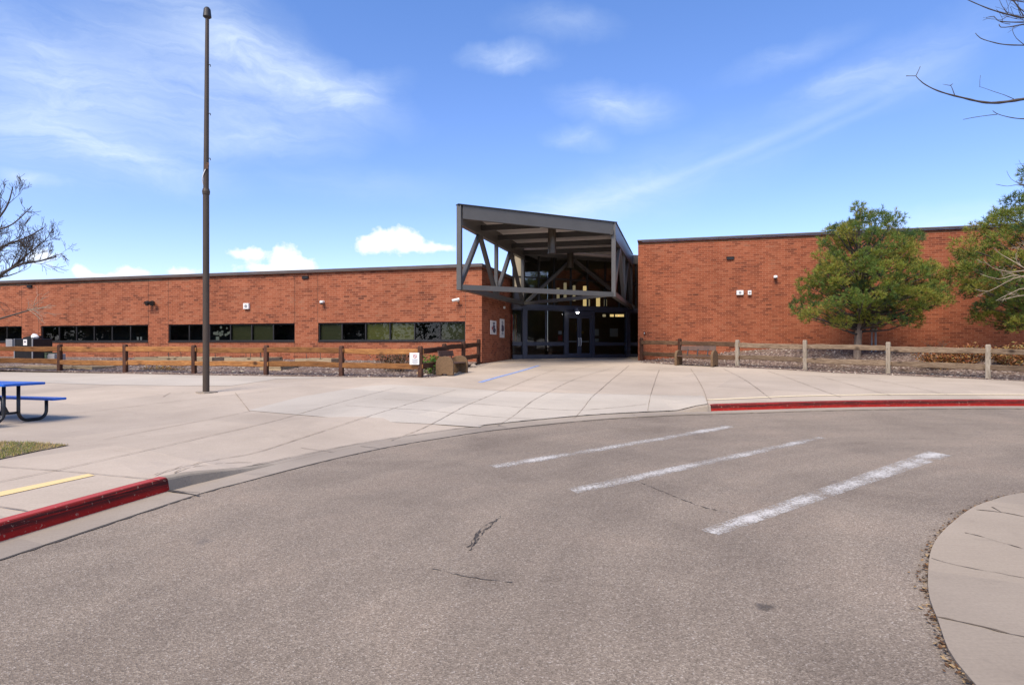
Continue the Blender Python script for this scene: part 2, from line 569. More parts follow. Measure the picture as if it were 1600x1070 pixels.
M = {}
M['asphalt'] = make_asphalt()
M['concrete'] = make_concrete('plaza concrete', (0.475, 0.398, 0.316), (0.40, 0.333, 0.263))
M['pale'] = make_concrete('newer concrete', (0.485, 0.433, 0.362), (0.43, 0.382, 0.318), 0.35)
M['gutter'] = make_concrete('gutter concrete', (0.36, 0.305, 0.245), (0.27, 0.227, 0.183), 0.6)
M['stained'] = make_concrete('stained concrete', (0.31, 0.265, 0.21), (0.19, 0.16, 0.125), 0.8)
M['island'] = make_concrete('island concrete', (0.365, 0.304, 0.236), (0.305, 0.253, 0.196))
M['brick'] = make_brick('brick', (0.96, 0.91, 0.90))
M['brick_right'] = make_brick('brick deep', (0.90, 0.79, 0.74), 0.9)
M['coping'] = simple('coping metal', (0.075, 0.055, 0.048), (0.10, 0.077, 0.068), 2, 0.5)
M['steel'] = simple('grey painted steel', (0.072, 0.069, 0.065), (0.086, 0.082, 0.077), 1.5, 0.45, 0.0)
M['beam'] = simple('dark painted beam', (0.028, 0.026, 0.025), (0.036, 0.033, 0.031), 1.5, 0.5)
M['deck'] = simple('roof deck paint', (0.60, 0.58, 0.56), (0.66, 0.64, 0.62), 1.2, 0.7)
M['frame'] = simple('slate blue aluminium', (0.042, 0.046, 0.066), (0.050, 0.055, 0.078), 2, 0.4, 0.1)
M['winframe'] = simple('dark bronze aluminium', (0.018, 0.017, 0.017), (0.028, 0.026, 0.026), 2, 0.45, 0.2)
M['glass'] = make_glass('window glass', (0.68, 0.71, 0.66), 0.85)
M['hallglass'] = make_glass('hall glass', (0.50, 0.53, 0.55), 0.75)
M['upperglass'] = make_glass('upper hall glass', (0.45, 0.48, 0.50), 3.2)
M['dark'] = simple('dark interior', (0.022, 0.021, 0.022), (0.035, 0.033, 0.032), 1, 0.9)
M['interior'] = simple('interior wall', (0.14, 0.13, 0.11), (0.18, 0.165, 0.145), 0.6, 0.9)
M['olive'] = make_blind('olive blind', (0.34, 0.32, 0.085), (0.22, 0.21, 0.055))
M['olive_dark'] = make_blind('dark olive blind', (0.14, 0.14, 0.055), (0.085, 0.088, 0.036))
M['cream'] = simple('cream panel', (0.55, 0.49, 0.36), (0.5, 0.44, 0.32), 2, 0.7)
M['bronze'] = simple('bronze painted pole', (0.050, 0.036, 0.027), (0.064, 0.047, 0.036), 2, 0.5, 0.0, 0, 0.3)
M['black'] = simple('black metal', (0.012, 0.012, 0.014), (0.018, 0.018, 0.02), 6, 0.38, 0.1)
M['blue'] = simple('blue plastic coating', (0.010, 0.10, 0.46), (0.012, 0.115, 0.52), 5, 0.35)
M['white'] = simple('white painted metal', (0.75, 0.74, 0.72), (0.70, 0.69, 0.67), 5, 0.5)
M['offwhite'] = simple('grey plastic', (0.52, 0.52, 0.52), (0.47, 0.47, 0.47), 5, 0.5)
M['ink'] = simple('printed ink', (0.05, 0.045, 0.08), (0.10, 0.09, 0.13), 60, 0.6)
M['inkgrey'] = simple('faded ink', (0.28, 0.30, 0.34), (0.40, 0.42, 0.46), 60, 0.6)
M['inkred'] = simple('red ink', (0.42, 0.05, 0.06), None, 40, 0.6)
M['banner'] = simple('red banner cloth', (0.22, 0.028, 0.022), (0.30, 0.05, 0.03), 5, 0.85)
M['gold'] = simple('gold cloth', (0.38, 0.26, 0.07), (0.30, 0.2, 0.06), 5, 0.8)
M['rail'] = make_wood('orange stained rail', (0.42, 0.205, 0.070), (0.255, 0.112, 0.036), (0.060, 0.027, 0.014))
M['rail_shade'] = make_wood('shade darkened brown rail', (0.135, 0.058, 0.030), (0.075, 0.034, 0.020), (0.030, 0.016, 0.012))  # rail colour darkened to hold the shade of the side turned from the sun
M['post'] = make_wood('dark brown post', (0.12, 0.050, 0.027), (0.062, 0.028, 0.018), (0.030, 0.017, 0.013))
M['rail_grey'] = make_wood('weathered rail', (0.33, 0.25, 0.17), (0.185, 0.13, 0.085), (0.060, 0.036, 0.022))
M['post_grey'] = make_wood('weathered grey post', (0.52, 0.465, 0.38), (0.35, 0.30, 0.235), (0.12, 0.095, 0.07))
M['rail_old'] = make_wood('old brown rail', (0.22, 0.135, 0.078), (0.125, 0.072, 0.043), (0.040, 0.022, 0.015))
M['timber'] = make_wood('bleached timber', (0.50, 0.395, 0.26), (0.36, 0.275, 0.175), (0.15, 0.11, 0.07))
M['slab'] = simple('brown aggregate', (0.19, 0.115, 0.058), (0.105, 0.062, 0.032), 30, 0.9, 0, 0.6)
M['plank'] = simple('brown bench plank', (0.075, 0.040, 0.028), (0.11, 0.060, 0.042), 6, 0.6, 0, 0.2)
M['gravel'] = make_gravel('river gravel')
M['dirt'] = simple('bare earth', (0.20, 0.15, 0.10), (0.13, 0.095, 0.065), 1.2, 0.95, 0, 0.4)
M['bark'] = simple('grey bark', (0.27, 0.205, 0.155), (0.14, 0.10, 0.075), 9, 0.9, 0, 0.8, None, (1, 1, 0.3))
M['bark_dark'] = simple('dark bark', (0.045, 0.036, 0.032), (0.075, 0.06, 0.05), 9, 0.9, 0, 0.4)
M['bark_pale'] = simple('pale bark', (0.40, 0.32, 0.24), (0.28, 0.21, 0.15), 7, 0.85, 0, 0.3)
M['needles'] = make_vcol('pine needles', 0.55, 0.3, 0.25)
M['leafy'] = make_vcol('leaf litter and blades', 0.8, 0.2, 0.15)
M['stone'] = make_vcol('loose stones', 0.9, 0.2)
M['crackm'] = simple('open crack', (0.035, 0.029, 0.025), (0.075, 0.062, 0.052), 30, 0.95)
M['jointm'] = simple('joint filler', (0.17, 0.13, 0.095), (0.26, 0.205, 0.155), 4, 0.95)
M['islandjoint'] = simple('dirty joint', (0.055, 0.040, 0.030), (0.15, 0.115, 0.08), 9, 0.95)
M['bar_solid'] = make_worn_paint('worn white paint', (0.54, 0.51, 0.47), 0.44, 0.60, 2.5)
M['bar_thin'] = make_worn_paint('faded white paint', (0.52, 0.49, 0.45), 0.465, 0.62, 1.6)
M['yellow'] = make_worn_paint('pale yellow paint', (0.72, 0.53, 0.24), 0.25, 0.42, 6)
M['yellow_pale'] = make_worn_paint('faded yellow paint', (0.68, 0.57, 0.38), 0.30, 0.50, 6)
M['bluepaint'] = make_worn_paint('faded blue paint', (0.25, 0.34, 0.60), 0.34, 0.56, 5)
M['redkerb'] = make_kerb_paint('red kerb paint')
M['lamp'] = make_emit('lit lamp shade', (1.0, 0.70, 0.28), 0.65)
M['lampwhite'] = make_emit('white entrance lamp', (1.0, 0.97, 0.92), 6)
M['lampdim'] = make_emit('dim lamp shade', (0.75, 0.62, 0.36), 0.28)
M['daylit'] = make_emit('glowing daylight panel', (0.80, 0.74, 0.55), 0.55)  # emission stands in for daylight on the pale wall behind the glass
M['brown'] = simple('brown cabinet', (0.12, 0.05, 0.02), (0.09, 0.04, 0.018), 3, 0.6)
M['greenbox'] = simple('olive green enclosure', (0.165, 0.195, 0.105), (0.19, 0.22, 0.125), 3, 0.6)
M['greybox'] = simple('grey louvre', (0.30, 0.30, 0.31), (0.24, 0.24, 0.25), 3, 0.5)
M['paper'] = simple('pinned paper', (0.50, 0.50, 0.44), (0.40, 0.42, 0.36), 12, 0.8)

# ------------------------------------------------------------------ mesh helpers


class MB:
    def __init__(self):
        self.v, self.f, self.uv, self.mi, self.col = [], [], [], [], []

    def face(self, pts, uv=None, mi=0, col=None):
        i = len(self.v)
        self.v += [tuple(p) for p in pts]
        self.f.append(tuple(range(i, i + len(pts))))
        self.uv.append(uv or [(0, 0)] * len(pts))
        self.mi.append(mi)
        self.col.append(col)

    def bar(self, p0, p1, w, h, up=(0, 0, 1), mi=0, ext=0.0):
        """Box along p0-p1; w across, h along up."""
        p0, p1 = Vector(p0), Vector(p1)
        a = (p1 - p0).normalized()
        p0, p1 = p0 - a * ext, p1 + a * ext
        up = Vector(up)
        s = a.cross(up)
        if s.length < 1e-4:
            s = a.cross(Vector((0, 1, 0)))
        s.normalize()
        u = s.cross(a).normalized()
        ln = (p1 - p0).length
        c = [(-w / 2, -h / 2), (w / 2, -h / 2), (w / 2, h / 2), (-w / 2, h / 2)]
        A = [p0 + s * x + u * y for x, y in c]
        B = [p1 + s * x + u * y for x, y in c]
        acc = 0
        for k in range(4):
            k2 = (k + 1) % 4
            wd = w if k % 2 == 0 else h
            self.face([A[k], A[k2], B[k2], B[k]], [(0, acc), (0, acc + wd), (ln, acc + wd), (ln, acc)], mi)
            acc += wd
        self.face(A[::-1], [(x, y) for x, y in c[::-1]], mi)
        self.face(B, [(x, y) for x, y in c], mi)
        return self

    def box(self, c, size, rz=0.0, mi=0):
        c = Vector(c)
        ax = Vector((math.cos(rz), math.sin(rz), 0))
        hx = size[0] / 2
        return self.bar(c - ax * hx, c + ax * hx, size[1], size[2], (0, 0, 1), mi)

    def tube(self, pts, radii, n=8, cap=True, mi=0, col=None):
        pts = [Vector(p) for p in pts]
        if isinstance(radii, (int, float)):
            radii = [radii] * len(pts)
        rings = []
        ref = Vector((0.31, 0.17, 0.93))
        prev = None
        for i, p in enumerate(pts):
            t = (pts[min(i + 1, len(pts) - 1)] - pts[max(i - 1, 0)])
            if t.length < 1e-9:
                t = Vector((0, 0, 1))
            t.normalize()
            if prev is None:
                s = t.cross(ref)
                if s.length < 0.05:
                    s = t.cross(Vector((1, 0, 0)))
            else:
                s = prev - t * prev.dot(t)
            s.normalize()
            prev = s
            q = t.cross(s)
            rings.append([p + (s * math.cos(2 * math.pi * k / n) + q * math.sin(2 * math.pi * k / n)) * radii[i] for k in range(n)])
        base = len(self.v)
        for r_ in rings:
            self.v += [tuple(p) for p in r_]
        for i in range(len(rings) - 1):
            for k in range(n):
                k2 = (k + 1) % n
                self.f.append((base + i * n + k, base + i * n + k2, base + (i + 1) * n + k2, base + (i + 1) * n + k))
                self.uv.append([(i * .3, k / n), (i * .3, (k + 1) / n), (i * .3 + .3, (k + 1) / n), (i * .3 + .3, k / n)])
                self.mi.append(mi)
                self.col.append(col)
        if cap:
            for idx, rev in ((0, True), (len(rings) - 1, False)):
                f = [base + idx * n + k for k in range(n)]
                self.f.append(tuple(f[::-1] if rev else f))
                self.uv.append([(0, 0)] * n)
                self.mi.append(mi)
                self.col.append(col)
        return self

    def prism(self, poly, p0, ax, ay, az, depth, mi=0):
        """2-D polygon in (ax, ay) at p0, extruded by depth along az."""
        p0, ax, ay, az = Vector(p0), Vector(ax), Vector(ay), Vector(az)
        A = [p0 + ax * x + ay * y for x, y in poly]
        B = [p + az * depth for p in A]
        self.face(A, list(poly), mi)
        self.face(B[::-1], list(poly[::-1]), mi)
        for i in range(len(poly)):
            j = (i + 1) % len(poly)
            self.face([A[j], A[i], B[i], B[j]], [(0, 0), (.1, 0), (.1, .1), (0, .1)], mi)
        return self


XF = {}          # object -> world matrix


def link(name, mb, mats, parent=None, smooth=False, bevel=0.0, fix=True, matrix=None):
    me = bpy.data.meshes.new(name)
    vs = mb.v
    if parent is not None:
        inv = XF[parent].inverted()
        if inv != Matrix.Identity(4):
            vs = [tuple(inv @ Vector(p)) for p in vs]
    me.from_pydata(vs, [], mb.f)
    uvl = me.uv_layers.new(name='UVMap')
    flat = np.array([c for fu in mb.uv for c in fu], dtype=np.float32)
    uvl.data.foreach_set('uv', flat.ravel())
    if any(m_ for m_ in mb.mi):
        me.polygons.foreach_set('material_index', mb.mi)
    if mb.col and mb.col[0] is not None:
        at = me.color_attributes.new('Col', 'FLOAT_COLOR', 'CORNER')
        arr = np.array([(*c, 1) for f, c in zip(mb.f, mb.col) for _ in f], dtype=np.float32)
        at.data.foreach_set('color', arr.ravel())
    for mm in (mats if isinstance(mats, (list, tuple)) else [mats]):
        me.materials.append(mm)
    if fix:
        bm = bmesh.new()
        bm.from_mesh(me)
        bmesh.ops.remove_doubles(bm, verts=bm.verts, dist=1e-5)
        bmesh.ops.recalc_face_normals(bm, faces=bm.faces)
        bm.to_mesh(me)
        bm.free()
    if smooth:
        me.polygons.foreach_set('use_smooth', [True] * len(me.polygons))
    o = bpy.data.objects.new(name, me)
    COL.objects.link(o)
    if parent is not None:
        o.parent = parent
    XF[o] = XF[parent] if parent is not None else Matrix.Identity(4)
    if bevel:
        b = o.modifiers.new('bevel', 'BEVEL')
        b.width = bevel
        b.segments = 2
        b.limit_method = 'ANGLE'
    return o


def tag(o, label, cat=None, group=None, kind=None):
    o['label'] = label
    if cat:
        o['category'] = cat
    if group:
        o['group'] = group
    if kind:
        o['kind'] = kind
    return o


def thing(name, label, cat, loc=(0, 0, 0), rz=0.0, group=None):
    o = bpy.data.objects.new(name, None)
    o.empty_display_size = 0.3
    COL.objects.link(o)
    o.location = loc
    o.rotation_euler = (0, 0, rz)
    XF[o] = Matrix.Translation(Vector(loc)) @ Matrix.Rotation(rz, 4, 'Z')
    return tag(o, label, cat, group)


def copy_tree(o, parent=None):
    c = o.copy()
    COL.objects.link(c)
    if parent is not None:
        c.parent = parent
    for ch in list(o.children):
        copy_tree(ch, c)
    return c


def local(o):
    """Build o's parts in its own space, then let the Empty carry them."""
    XF[o] = Matrix.Identity(4)
    return o


def struct(name, mb, mats, label, cat, **kw):
    o = link(name, mb, mats, **kw)
    return tag(o, label, cat, None, 'structure')


# ------------------------------------------------------------------ the lie of the land
_KY = [-200, 12, 14, 16.5, 20.5, 23, 27.4, 32.5, 38, 60, 400]
_KH = [1.45, 1.45, 1.365, 1.235, 1.04, 0.97, 0.785, 0.69, 0.64, 0.6, 0.6]


def base_h(y):
    y = np.asarray(y, float)
    return sum(np.interp(y + d, _KY, _KH) for d in (-1.2, -0.6, 0, 0.6, 1.2)) / 5


def z_base(x, y):
    return CAM_Z - base_h(y)


def z_road(x, y):
    return z_base(x, y) - 0.15


def unproject(px, py, fn):
    y = 15.0
    for _ in range(60):
        x = (px - HX) / F * y
        h = CAM_Z - float(fn(x, y))
        y = 0.5 * y + 0.5 * h * F / (py - HY)
    return ((px - HX) / F * y, y)


def P(px, py, y):
    return Vector(((px - HX) / F * y, y, CAM_Z + (HY - py) / F * y))


def catmull(pts, step=0.25):
    pts = [np.array(p, float) for p in pts]
    out = []
    for i in range(len(pts) - 1):
        p0, p1, p2, p3 = pts[max(i - 1, 0)], pts[i], pts[i + 1], pts[min(i + 2, len(pts) - 1)]
        n = max(2, int(np.linalg.norm(p2 - p1) / step))
        for t in np.arange(n) / n:
            out.append(0.5 * ((2 * p1) + (-p0 + p2) * t + (2 * p0 - 5 * p1 + 4 * p2 - p3) * t * t + (-p0 + 3 * p1 - 3 * p2 + p3) * t ** 3))
    out.append(pts[-1])
    return np.array(out)


kerb_px = [(0, 847), (265, 767), (345, 747), (430, 726), (520, 706), (611, 689), (749, 668.5), (900, 653), (1013, 646), (1111, 642.5),
           (1300, 637), (1450, 635), (1600, 634.5)]
kerb_pts = [unproject(a, b, z_road) for a, b in kerb_px]
kx0, ky0 = kerb_pts[0]
kerb_ctrl = [(kx0 - 2.0, -40), (kx0 - 1.6, -12), (kx0 - 1.3, -5), (kx0 - 0.85, 0), (kx0 - 0.52, 2.5)] + kerb_pts
kx1, ky1 = kerb_pts[-1]
kerb_ctrl += [(kx1 + 6, ky1 - 0.15), (kx1 + 14, ky1 - 1.6), (kx1 + 60, ky1 - 12)]
kerb = catmull(kerb_ctrl, 0.2)
kd = np.gradient(kerb, axis=0)
kd /= np.linalg.norm(kd, axis=1)[:, None]
kn = np.stack([-kd[:, 1], kd[:, 0]], 1)          # toward the plaza (left of the direction of travel)
ks = np.concatenate([[0], np.cumsum(np.linalg.norm(np.diff(kerb, axis=0), axis=1))])


def s_at(p):
    return ks[np.argmin(np.sum((kerb - np.array(p)) ** 2, axis=1))]


S_A, S_A2 = s_at(kerb_pts[1]), s_at(kerb_pts[3])          # end of the red kerb, end of the bare ramp
S_B = s_at(kerb_pts[9])                                   # start of the far red kerb


def smooth(t):
    t = np.clip(t, 0, 1)
    return t * t * (3 - 2 * t)


def drop_s(s):
    return smooth((s - S_A) / (S_A2 - S_A)) * (1 - smooth((s - (S_B - 0.9)) / 0.9))


drop_arr = drop_s(ks)


def z_plaza(x, y):
    d2 = (kerb[:, 0] - x) ** 2 + (kerb[:, 1] - y) ** 2
    i = int(np.argmin(d2))
    d = math.sqrt(d2[i])
    return float(z_base(x, y)) - 0.138 * drop_arr[i] * (1 - float(smooth((d - 0.14) / 1.9)))


def sheet(name, poly, zf, dz, step, bounds=None, extra=None):
    """A ground sheet: the polygon filled with a grid of points and draped over the height function."""
    poly = [tuple(map(float, p)) for p in poly]
    arr = np.array(poly)
    x0, y0 = arr.min(0)
    x1, y1 = arr.max(0)
    if bounds:
        x0, y0, x1, y1 = max(x0, bounds[0]), max(y0, bounds[1]), min(x1, bounds[2]), min(y1, bounds[3])
    pts = [Vector(p) for p in poly]
    n = len(poly)
    g = np.stack(np.meshgrid(np.arange(x0 + step / 2, x1, step), np.arange(y0 + step / 2, y1, step)), -1).reshape(-1, 2)
    inside = np.zeros(len(g), bool)
    j = n - 1
    for i in range(n):
        xi, yi = poly[i]
        xj, yj = poly[j]
        if yi != yj:
            c = ((yi > g[:, 1]) != (yj > g[:, 1])) & (g[:, 0] < (xj - xi) * (g[:, 1] - yi) / (yj - yi) + xi)
            inside ^= c
        j = i
    g = g[inside]
    # keep grid points off the outline
    d = np.full(len(g), 9e9)
    for i in range(n):
        a, b = np.array(poly[i]), np.array(poly[(i + 1) % n])
        ab = b - a
        t = np.clip(((g - a) @ ab) / max(ab @ ab, 1e-9), 0, 1)
        d = np.minimum(d, np.linalg.norm(g - (a + t[:, None] * ab), axis=1))
    g = g[d > step * 0.3]
    pts += [Vector(p) for p in g]
    vs, es, fs, *_ = delaunay_2d_cdt(pts, [], [list(range(n))], 1, 1e-4)
    mb = MB()
    mb.v = [(v.x, v.y, float(zf(v.x, v.y)) + dz) for v in vs]
    for f in fs:
        a, b, c = (vs[k] for k in f[:3])
        if (b - a).cross(c - a) < 0:
            f = f[::-1]
        mb.f.append(tuple(f))
        mb.uv.append([(vs[k].x, vs[k].y) for k in f])
        mb.mi.append(0)
        mb.col.append(None)
    return mb


def ribbon(mb, pts, width, zf, dz, jitter=0.0, wj=0.0, step=0.12):
    """A flat band lying on the ground along pts (world xy)."""
    pts = catmull(pts, step) if len(pts) > 2 else np.array([np.array(pts[0]) + (np.array(pts[1]) - np.array(pts[0])) * t for t in np.linspace(0, 1, max(2, int(np.linalg.norm(np.array(pts[1]) - np.array(pts[0])) / 0.25) + 1))])
    d = np.gradient(pts, axis=0)
    d /= np.maximum(np.linalg.norm(d, axis=1), 1e-9)[:, None]
    n = np.stack([-d[:, 1], d[:, 0]], 1)
    if jitter:
        k = rng.normal(0, jitter, len(pts))
        pts = pts + n * k[:, None]
    w = np.full(len(pts), width)
    if wj:
        w = w * np.clip(1 + rng.normal(0, wj, len(pts)), 0.15, 2.6)
    L_, R_ = pts + n * w[:, None] / 2, pts - n * w[:, None] / 2
    acc = 0
    for i in range(len(pts) - 1):
        l = float(np.linalg.norm(pts[i + 1] - pts[i]))
        q = [(*p, float(zf(*p)) + dz) for p in (R_[i], R_[i + 1], L_[i + 1], L_[i])]
        mb.face(q, [(acc, 0), (acc + l, 0), (acc + l, 1), (acc, 1)])
        acc += l


# ------------------------------------------------------------------ ground, road, kerbs, plaza
g = MB()
xs = [-500, -200, -80, -45, -20, 0, 20, 45, 80, 200, 500]
ys = [-400, -150, -60, -20, 5, 10, 14, 18, 22, 26, 30, 36, 45, 70, 200, 600]
for i in range(len(xs) - 1):
    for j in range(len(ys) - 1):
        q = [(xs[i], ys[j]), (xs[i + 1], ys[j]), (xs[i + 1], ys[j + 1]), (xs[i], ys[j + 1])]
        g.face([(x, y, float(z_base(x, y)) - 0.32) for x, y in q])
struct('ground', g, M['dirt'], 'bare brown earth under and around the school grounds', 'ground')

gut_out = kerb - kn * 0.42
road_poly = [tuple(p) for p in (kerb - kn * 0.34)[::2]] + [(75, -45), (kx0 - 1.0, -45)]
mb = sheet('road', road_poly, z_road, 0.0, 1.2, (-8, -12, 45, 20))
struct('road', mb, M['asphalt'], 'worn brown grey asphalt drive curving round the drop-off loop', 'road')

# gutter pan and kerb swept along the curve
def sweep(sel, prof, mat, name, label, cat):
    mb = MB()
    rows = []
    for i in sel:
        p, n, dr = kerb[i], kn[i], drop_arr[i]
        zr = float(z_road(*p))
        h = 0.15 - 0.138 * dr
        rows.append([(p[0] + n[0] * o, p[1] + n[1] * o, zr + zc + hc * h) for o, zc, hc, _ in prof])
    for a in range(len(rows) - 1):
        for k in range(len(prof) - 1):
            s0, s1 = ks[sel[a]], ks[sel[a + 1]]
            v0, v1 = prof[k][3], prof[k + 1][3]
            mb.face([rows[a][k], rows[a + 1][k], rows[a + 1][k + 1], rows[a][k + 1]], [(s0, v0), (s1, v0), (s1, v1), (s0, v1)])
    # close both ends of the sweep
    for r_ in (rows[0], rows[-1]):
        lo = min(p[2] for p in r_) - 0.1
        mb.face(list(r_) + [(r_[-1][0], r_[-1][1], lo), (r_[0][0], r_[0][1], lo)])
    return struct(name, mb, mat, label, cat)


idx = np.arange(len(kerb))
kerb_prof = [(0.0, -0.05, 0, 0.0), (0.0, 0.0, 0, 0.02), (0.012, 0, 0.45, 0.25), (0.022, 0, 0.80, 0.46), (0.034, 0, 0.93, 0.55), (0.055, 0, 0.99, 0.64), (0.08, 0, 1.0, 0.72), (0.152, 0.0, 1.0, 1.0)]
iA = int(np.searchsorted(ks, S_A))
iB = int(np.searchsorted(ks, S_B))
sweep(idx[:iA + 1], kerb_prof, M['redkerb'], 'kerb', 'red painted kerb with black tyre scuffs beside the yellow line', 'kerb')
iA2 = int(np.searchsorted(ks, S_A2))
sweep(idx[iA:iA2 + 1], kerb_prof, M['stained'], 'kerb', 'dark stained bare kerb tapering down to the ramp', 'kerb')
sweep(idx[iA2:iB + 1], kerb_prof, M['gutter'], 'kerb', 'flush grey kerb of the dropped ramp in front of the plaza', 'kerb')
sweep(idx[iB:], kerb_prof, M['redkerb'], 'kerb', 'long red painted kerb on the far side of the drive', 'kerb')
gut_prof = [(-0.42, -0.08, 0, 0), (-0.42, 0.006, 0, 0.05), (-0.40, 0.008, 0, 0.1), (-0.0, 0.002, 0, 1)]
sweep(idx, gut_prof, M['gutter'], 'gutter', 'narrow concrete gutter pan between kerb and asphalt', 'gutter')

edge_L = [unproject(a, b, z_base) for a, b in [(-160, 579), (0, 580.5), (99, 582), (197, 583.5), (299, 585.5), (411, 587), (531, 588.7), (600, 589.3), (672, 589.8), (700, 586)]]
edge_mid = [(-2.0, 24.0), (-1.45, 27.2), (-1.30, 27.42), (0.0, 32.3), (0.5, 33.2), (7.8, 37.0), (6.4, 31.4)]
edge_R = [unproject(a, b, z_base) for a, b in [(1003, 566.5), (1062, 570), (1130, 573), (1220, 577), (1300, 582), (1390, 585.6), (1487, 590), (1600, 595), (1720, 601)]]
edge_R += [(22, 15.0 + 2.2), (60, 8)]
far_edge = [(-45, edge_L[0][1] + 2.2)] + edge_L + edge_mid + edge_R
back = kerb + kn * 0.15
plaza_poly = [tuple(p) for p in back[::2]][:-1] + far_edge[::-1] + [(-45, -40)]
mb = sheet('plaza', plaza_poly, z_plaza, 0.0, 0.42, (-20, -2, 22, 38))
# finer rows close to the ramp so that the drop reads as a slope
struct('plaza', mb, M['concrete'], 'wide beige concrete plaza in front of the school entrance', 'pavement')

G = lambda px, py: unproject(px, py, z_plaza)
pale_poly = [G(*p) for p in [(387, 641.5), (470, 620), (570, 603.5), (609, 601), (709, 605.7), (783, 611), (900, 614.5), (1000, 616.5), (1100, 618.5), (1106, 631)]]
ii = [i for i in range(len(kerb)) if s_at(unproject(752, 668, z_plaza)) <= ks[i] <= S_B - 0.2]
pale_poly += [tuple(back[i]) for i in ii[::-2]]
pale_poly += [G(*p) for p in [(749, 667.5), (673, 662.5), (620, 660), (500, 651)]]
struct('pavement', sheet('p', pale_poly, z_plaza, 0.007, 0.4), M['pale'], 'newer pale concrete slab laid across the plaza in front of the doors', 'pavement')
band_poly = [G(*p) for p in [(-160, 596.5), (0, 597), (75, 598.5), (175, 601.5), (290, 602.8), (360, 603), (400, 597), (432, 592), (560, 589.8), (411, 587.8), (299, 586.3), (197, 584.5), (99, 583), (0, 581.5), (-160, 580)]]
struct('pavement', sheet('p', band_poly, z_plaza, 0.006, 0.6), M['pale'], 'pale concrete strip along the foot of the brown rail fence', 'pavement')

jm = MB()
for ln in [
    [(611, 688), (704, 647), (783, 611), (840, 587.6), (868, 577)], [(777, 665), (857, 613), (900, 592), (962, 573)],
    [(896, 654), (945, 603), (983, 571)], [(1012, 642.5), (1017, 616), (1030, 578)], [(1107, 636), (1098, 607), (1079, 576)],
    [(1205, 624), (1166, 595), (1130, 576)], [(1314, 621), (1262, 602), (1200, 580)], [(1392, 618), (1346, 606), (1280, 588)], [(1483, 618), (1420, 604), (1340, 589)],
    [(241, 743), (302, 727.5), (343, 718), (402, 707), (486, 680), (560, 655.6), (615, 638.6), (656, 626), (713, 609)],
    [(162, 687), (276, 665), (389, 643)], [(-40, 764), (6, 752), (89, 735), (241, 701), (420, 660), (520, 632), (620, 606)],
    [(-20, 728), (0, 730), (89, 736), (222, 748), (250, 751)], [(-10, 791), (0, 793), (40, 799)], [(95, 649), (276, 627), (420, 612)],
    [(367.5, 614), (390, 643)], [(272, 740), (300, 731.5), (350, 725), (393, 723.5)], [(255, 620), (266, 614)],
    [(600, 624), (660, 627), (780, 634), (900, 641), (1010, 632)], [(540, 634), (700, 645), (840, 655)], [(720, 607), (850, 613.5), (1000, 617), (1100, 619.5)],
    [(520, 706), (470, 700)], [(980, 573), (1000, 573), (1100, 576.5), (1250, 586), (1390, 592), (1600, 600)], [(1000, 600), (1166, 596)], [(880, 582), (925, 571.5), (940, 569)],
    [(1200, 590), (1330, 594), (1390, 597)], [(1400, 597), (1600, 606)],
]:
    ribbon(jm, [G(*p) for p in ln], 0.012, z_plaza, 0.013, 0.002, 0.3)
struct('pavement_joints', jm, M['jointm'], 'dark saw cut joints fanning across the concrete plaza', 'pavement joint')

jm = MB()
for ln in [[(255, 766), (272, 769), (297, 773), (312, 776)], ]:
    ribbon(jm, [unproject(a, b, z_road) for a, b in ln], 0.03, z_road, 0.014, 0.004, 0.4)
for i in range(iA, iB, 15):
    ribbon(jm, [tuple(kerb[i] - kn[i] * 0.41), tuple(kerb[i] - kn[i] * 0.02)], 0.012, z_road, 0.0125, 0, 0.3)
sel = [i for i in range(len(kerb)) if -2 < kerb[i][1] and kerb[i][0] < 30]
ribbon(jm, [tuple(gut_out[i] - kn[i] * 0.012) for i in sel], 0.035, z_road, 0.0055, 0.008, 0.5)
seam = [i for i in range(iA2 - 1, iB - 2)]
ribbon(jm, [tuple(back[i]) for i in seam[::2]], 0.014, z_plaza, 0.012, 0.002, 0.4)
for ln in [[(1003, 755), (1040, 770), (1075, 784), (1110, 795), (1150, 803)],
           [(676, 889), (700, 894), (730, 901), (760, 905), (800, 911)],
           [(783, 806), (772, 815), (758, 820), (746, 832), (738, 845), (730, 855)], [(776, 812), (765, 824), (750, 830), (740, 850)], [(768, 818), (752, 836), (734, 860)]]:
    q = [unproject(a, b, z_road) for a, b in ln]
    ribbon(jm, q, 0.007, z_road, 0.005, 0.007, 1.0, 0.035)
struct('road_cracks', jm, M['crackm'], 'dark cracks in the asphalt and along the gutter edge', 'road crack')


def make_stain(name, col):
    m, N, L, b = new_mat(name)
    b.inputs['Base Color'].default_value = (*col, 1)
    b.inputs['Roughness'].default_value = 0.8
    tc = N.new('ShaderNodeTexCoord')
    sx = N.new('ShaderNodeSeparateXYZ')
    L.new(tc.outputs['UV'], sx.inputs[0])
    n = tex_noise(N, L, coords(N, L), 22, 5, 0.7)
    k = mth(N, L, 'ADD', sx.outputs[0], mth(N, L, 'MULTIPLY', n.outputs['Fac'], 0.9))
    a = ramp_out(N, L, k, [(0.55, (0, 0, 0)), (1.2, (0.40, 0.40, 0.40))])
    t = N.new('ShaderNodeBsdfTransparent')
    mx = N.new('ShaderNodeMixShader')
    L.new(a, mx.inputs[0])
    L.new(t.outputs[0], mx.inputs[1])
    L.new(b.outputs[0], mx.inputs[2])
    L.new(mx.outputs[0], N['Material Output'].inputs[0])
    return m


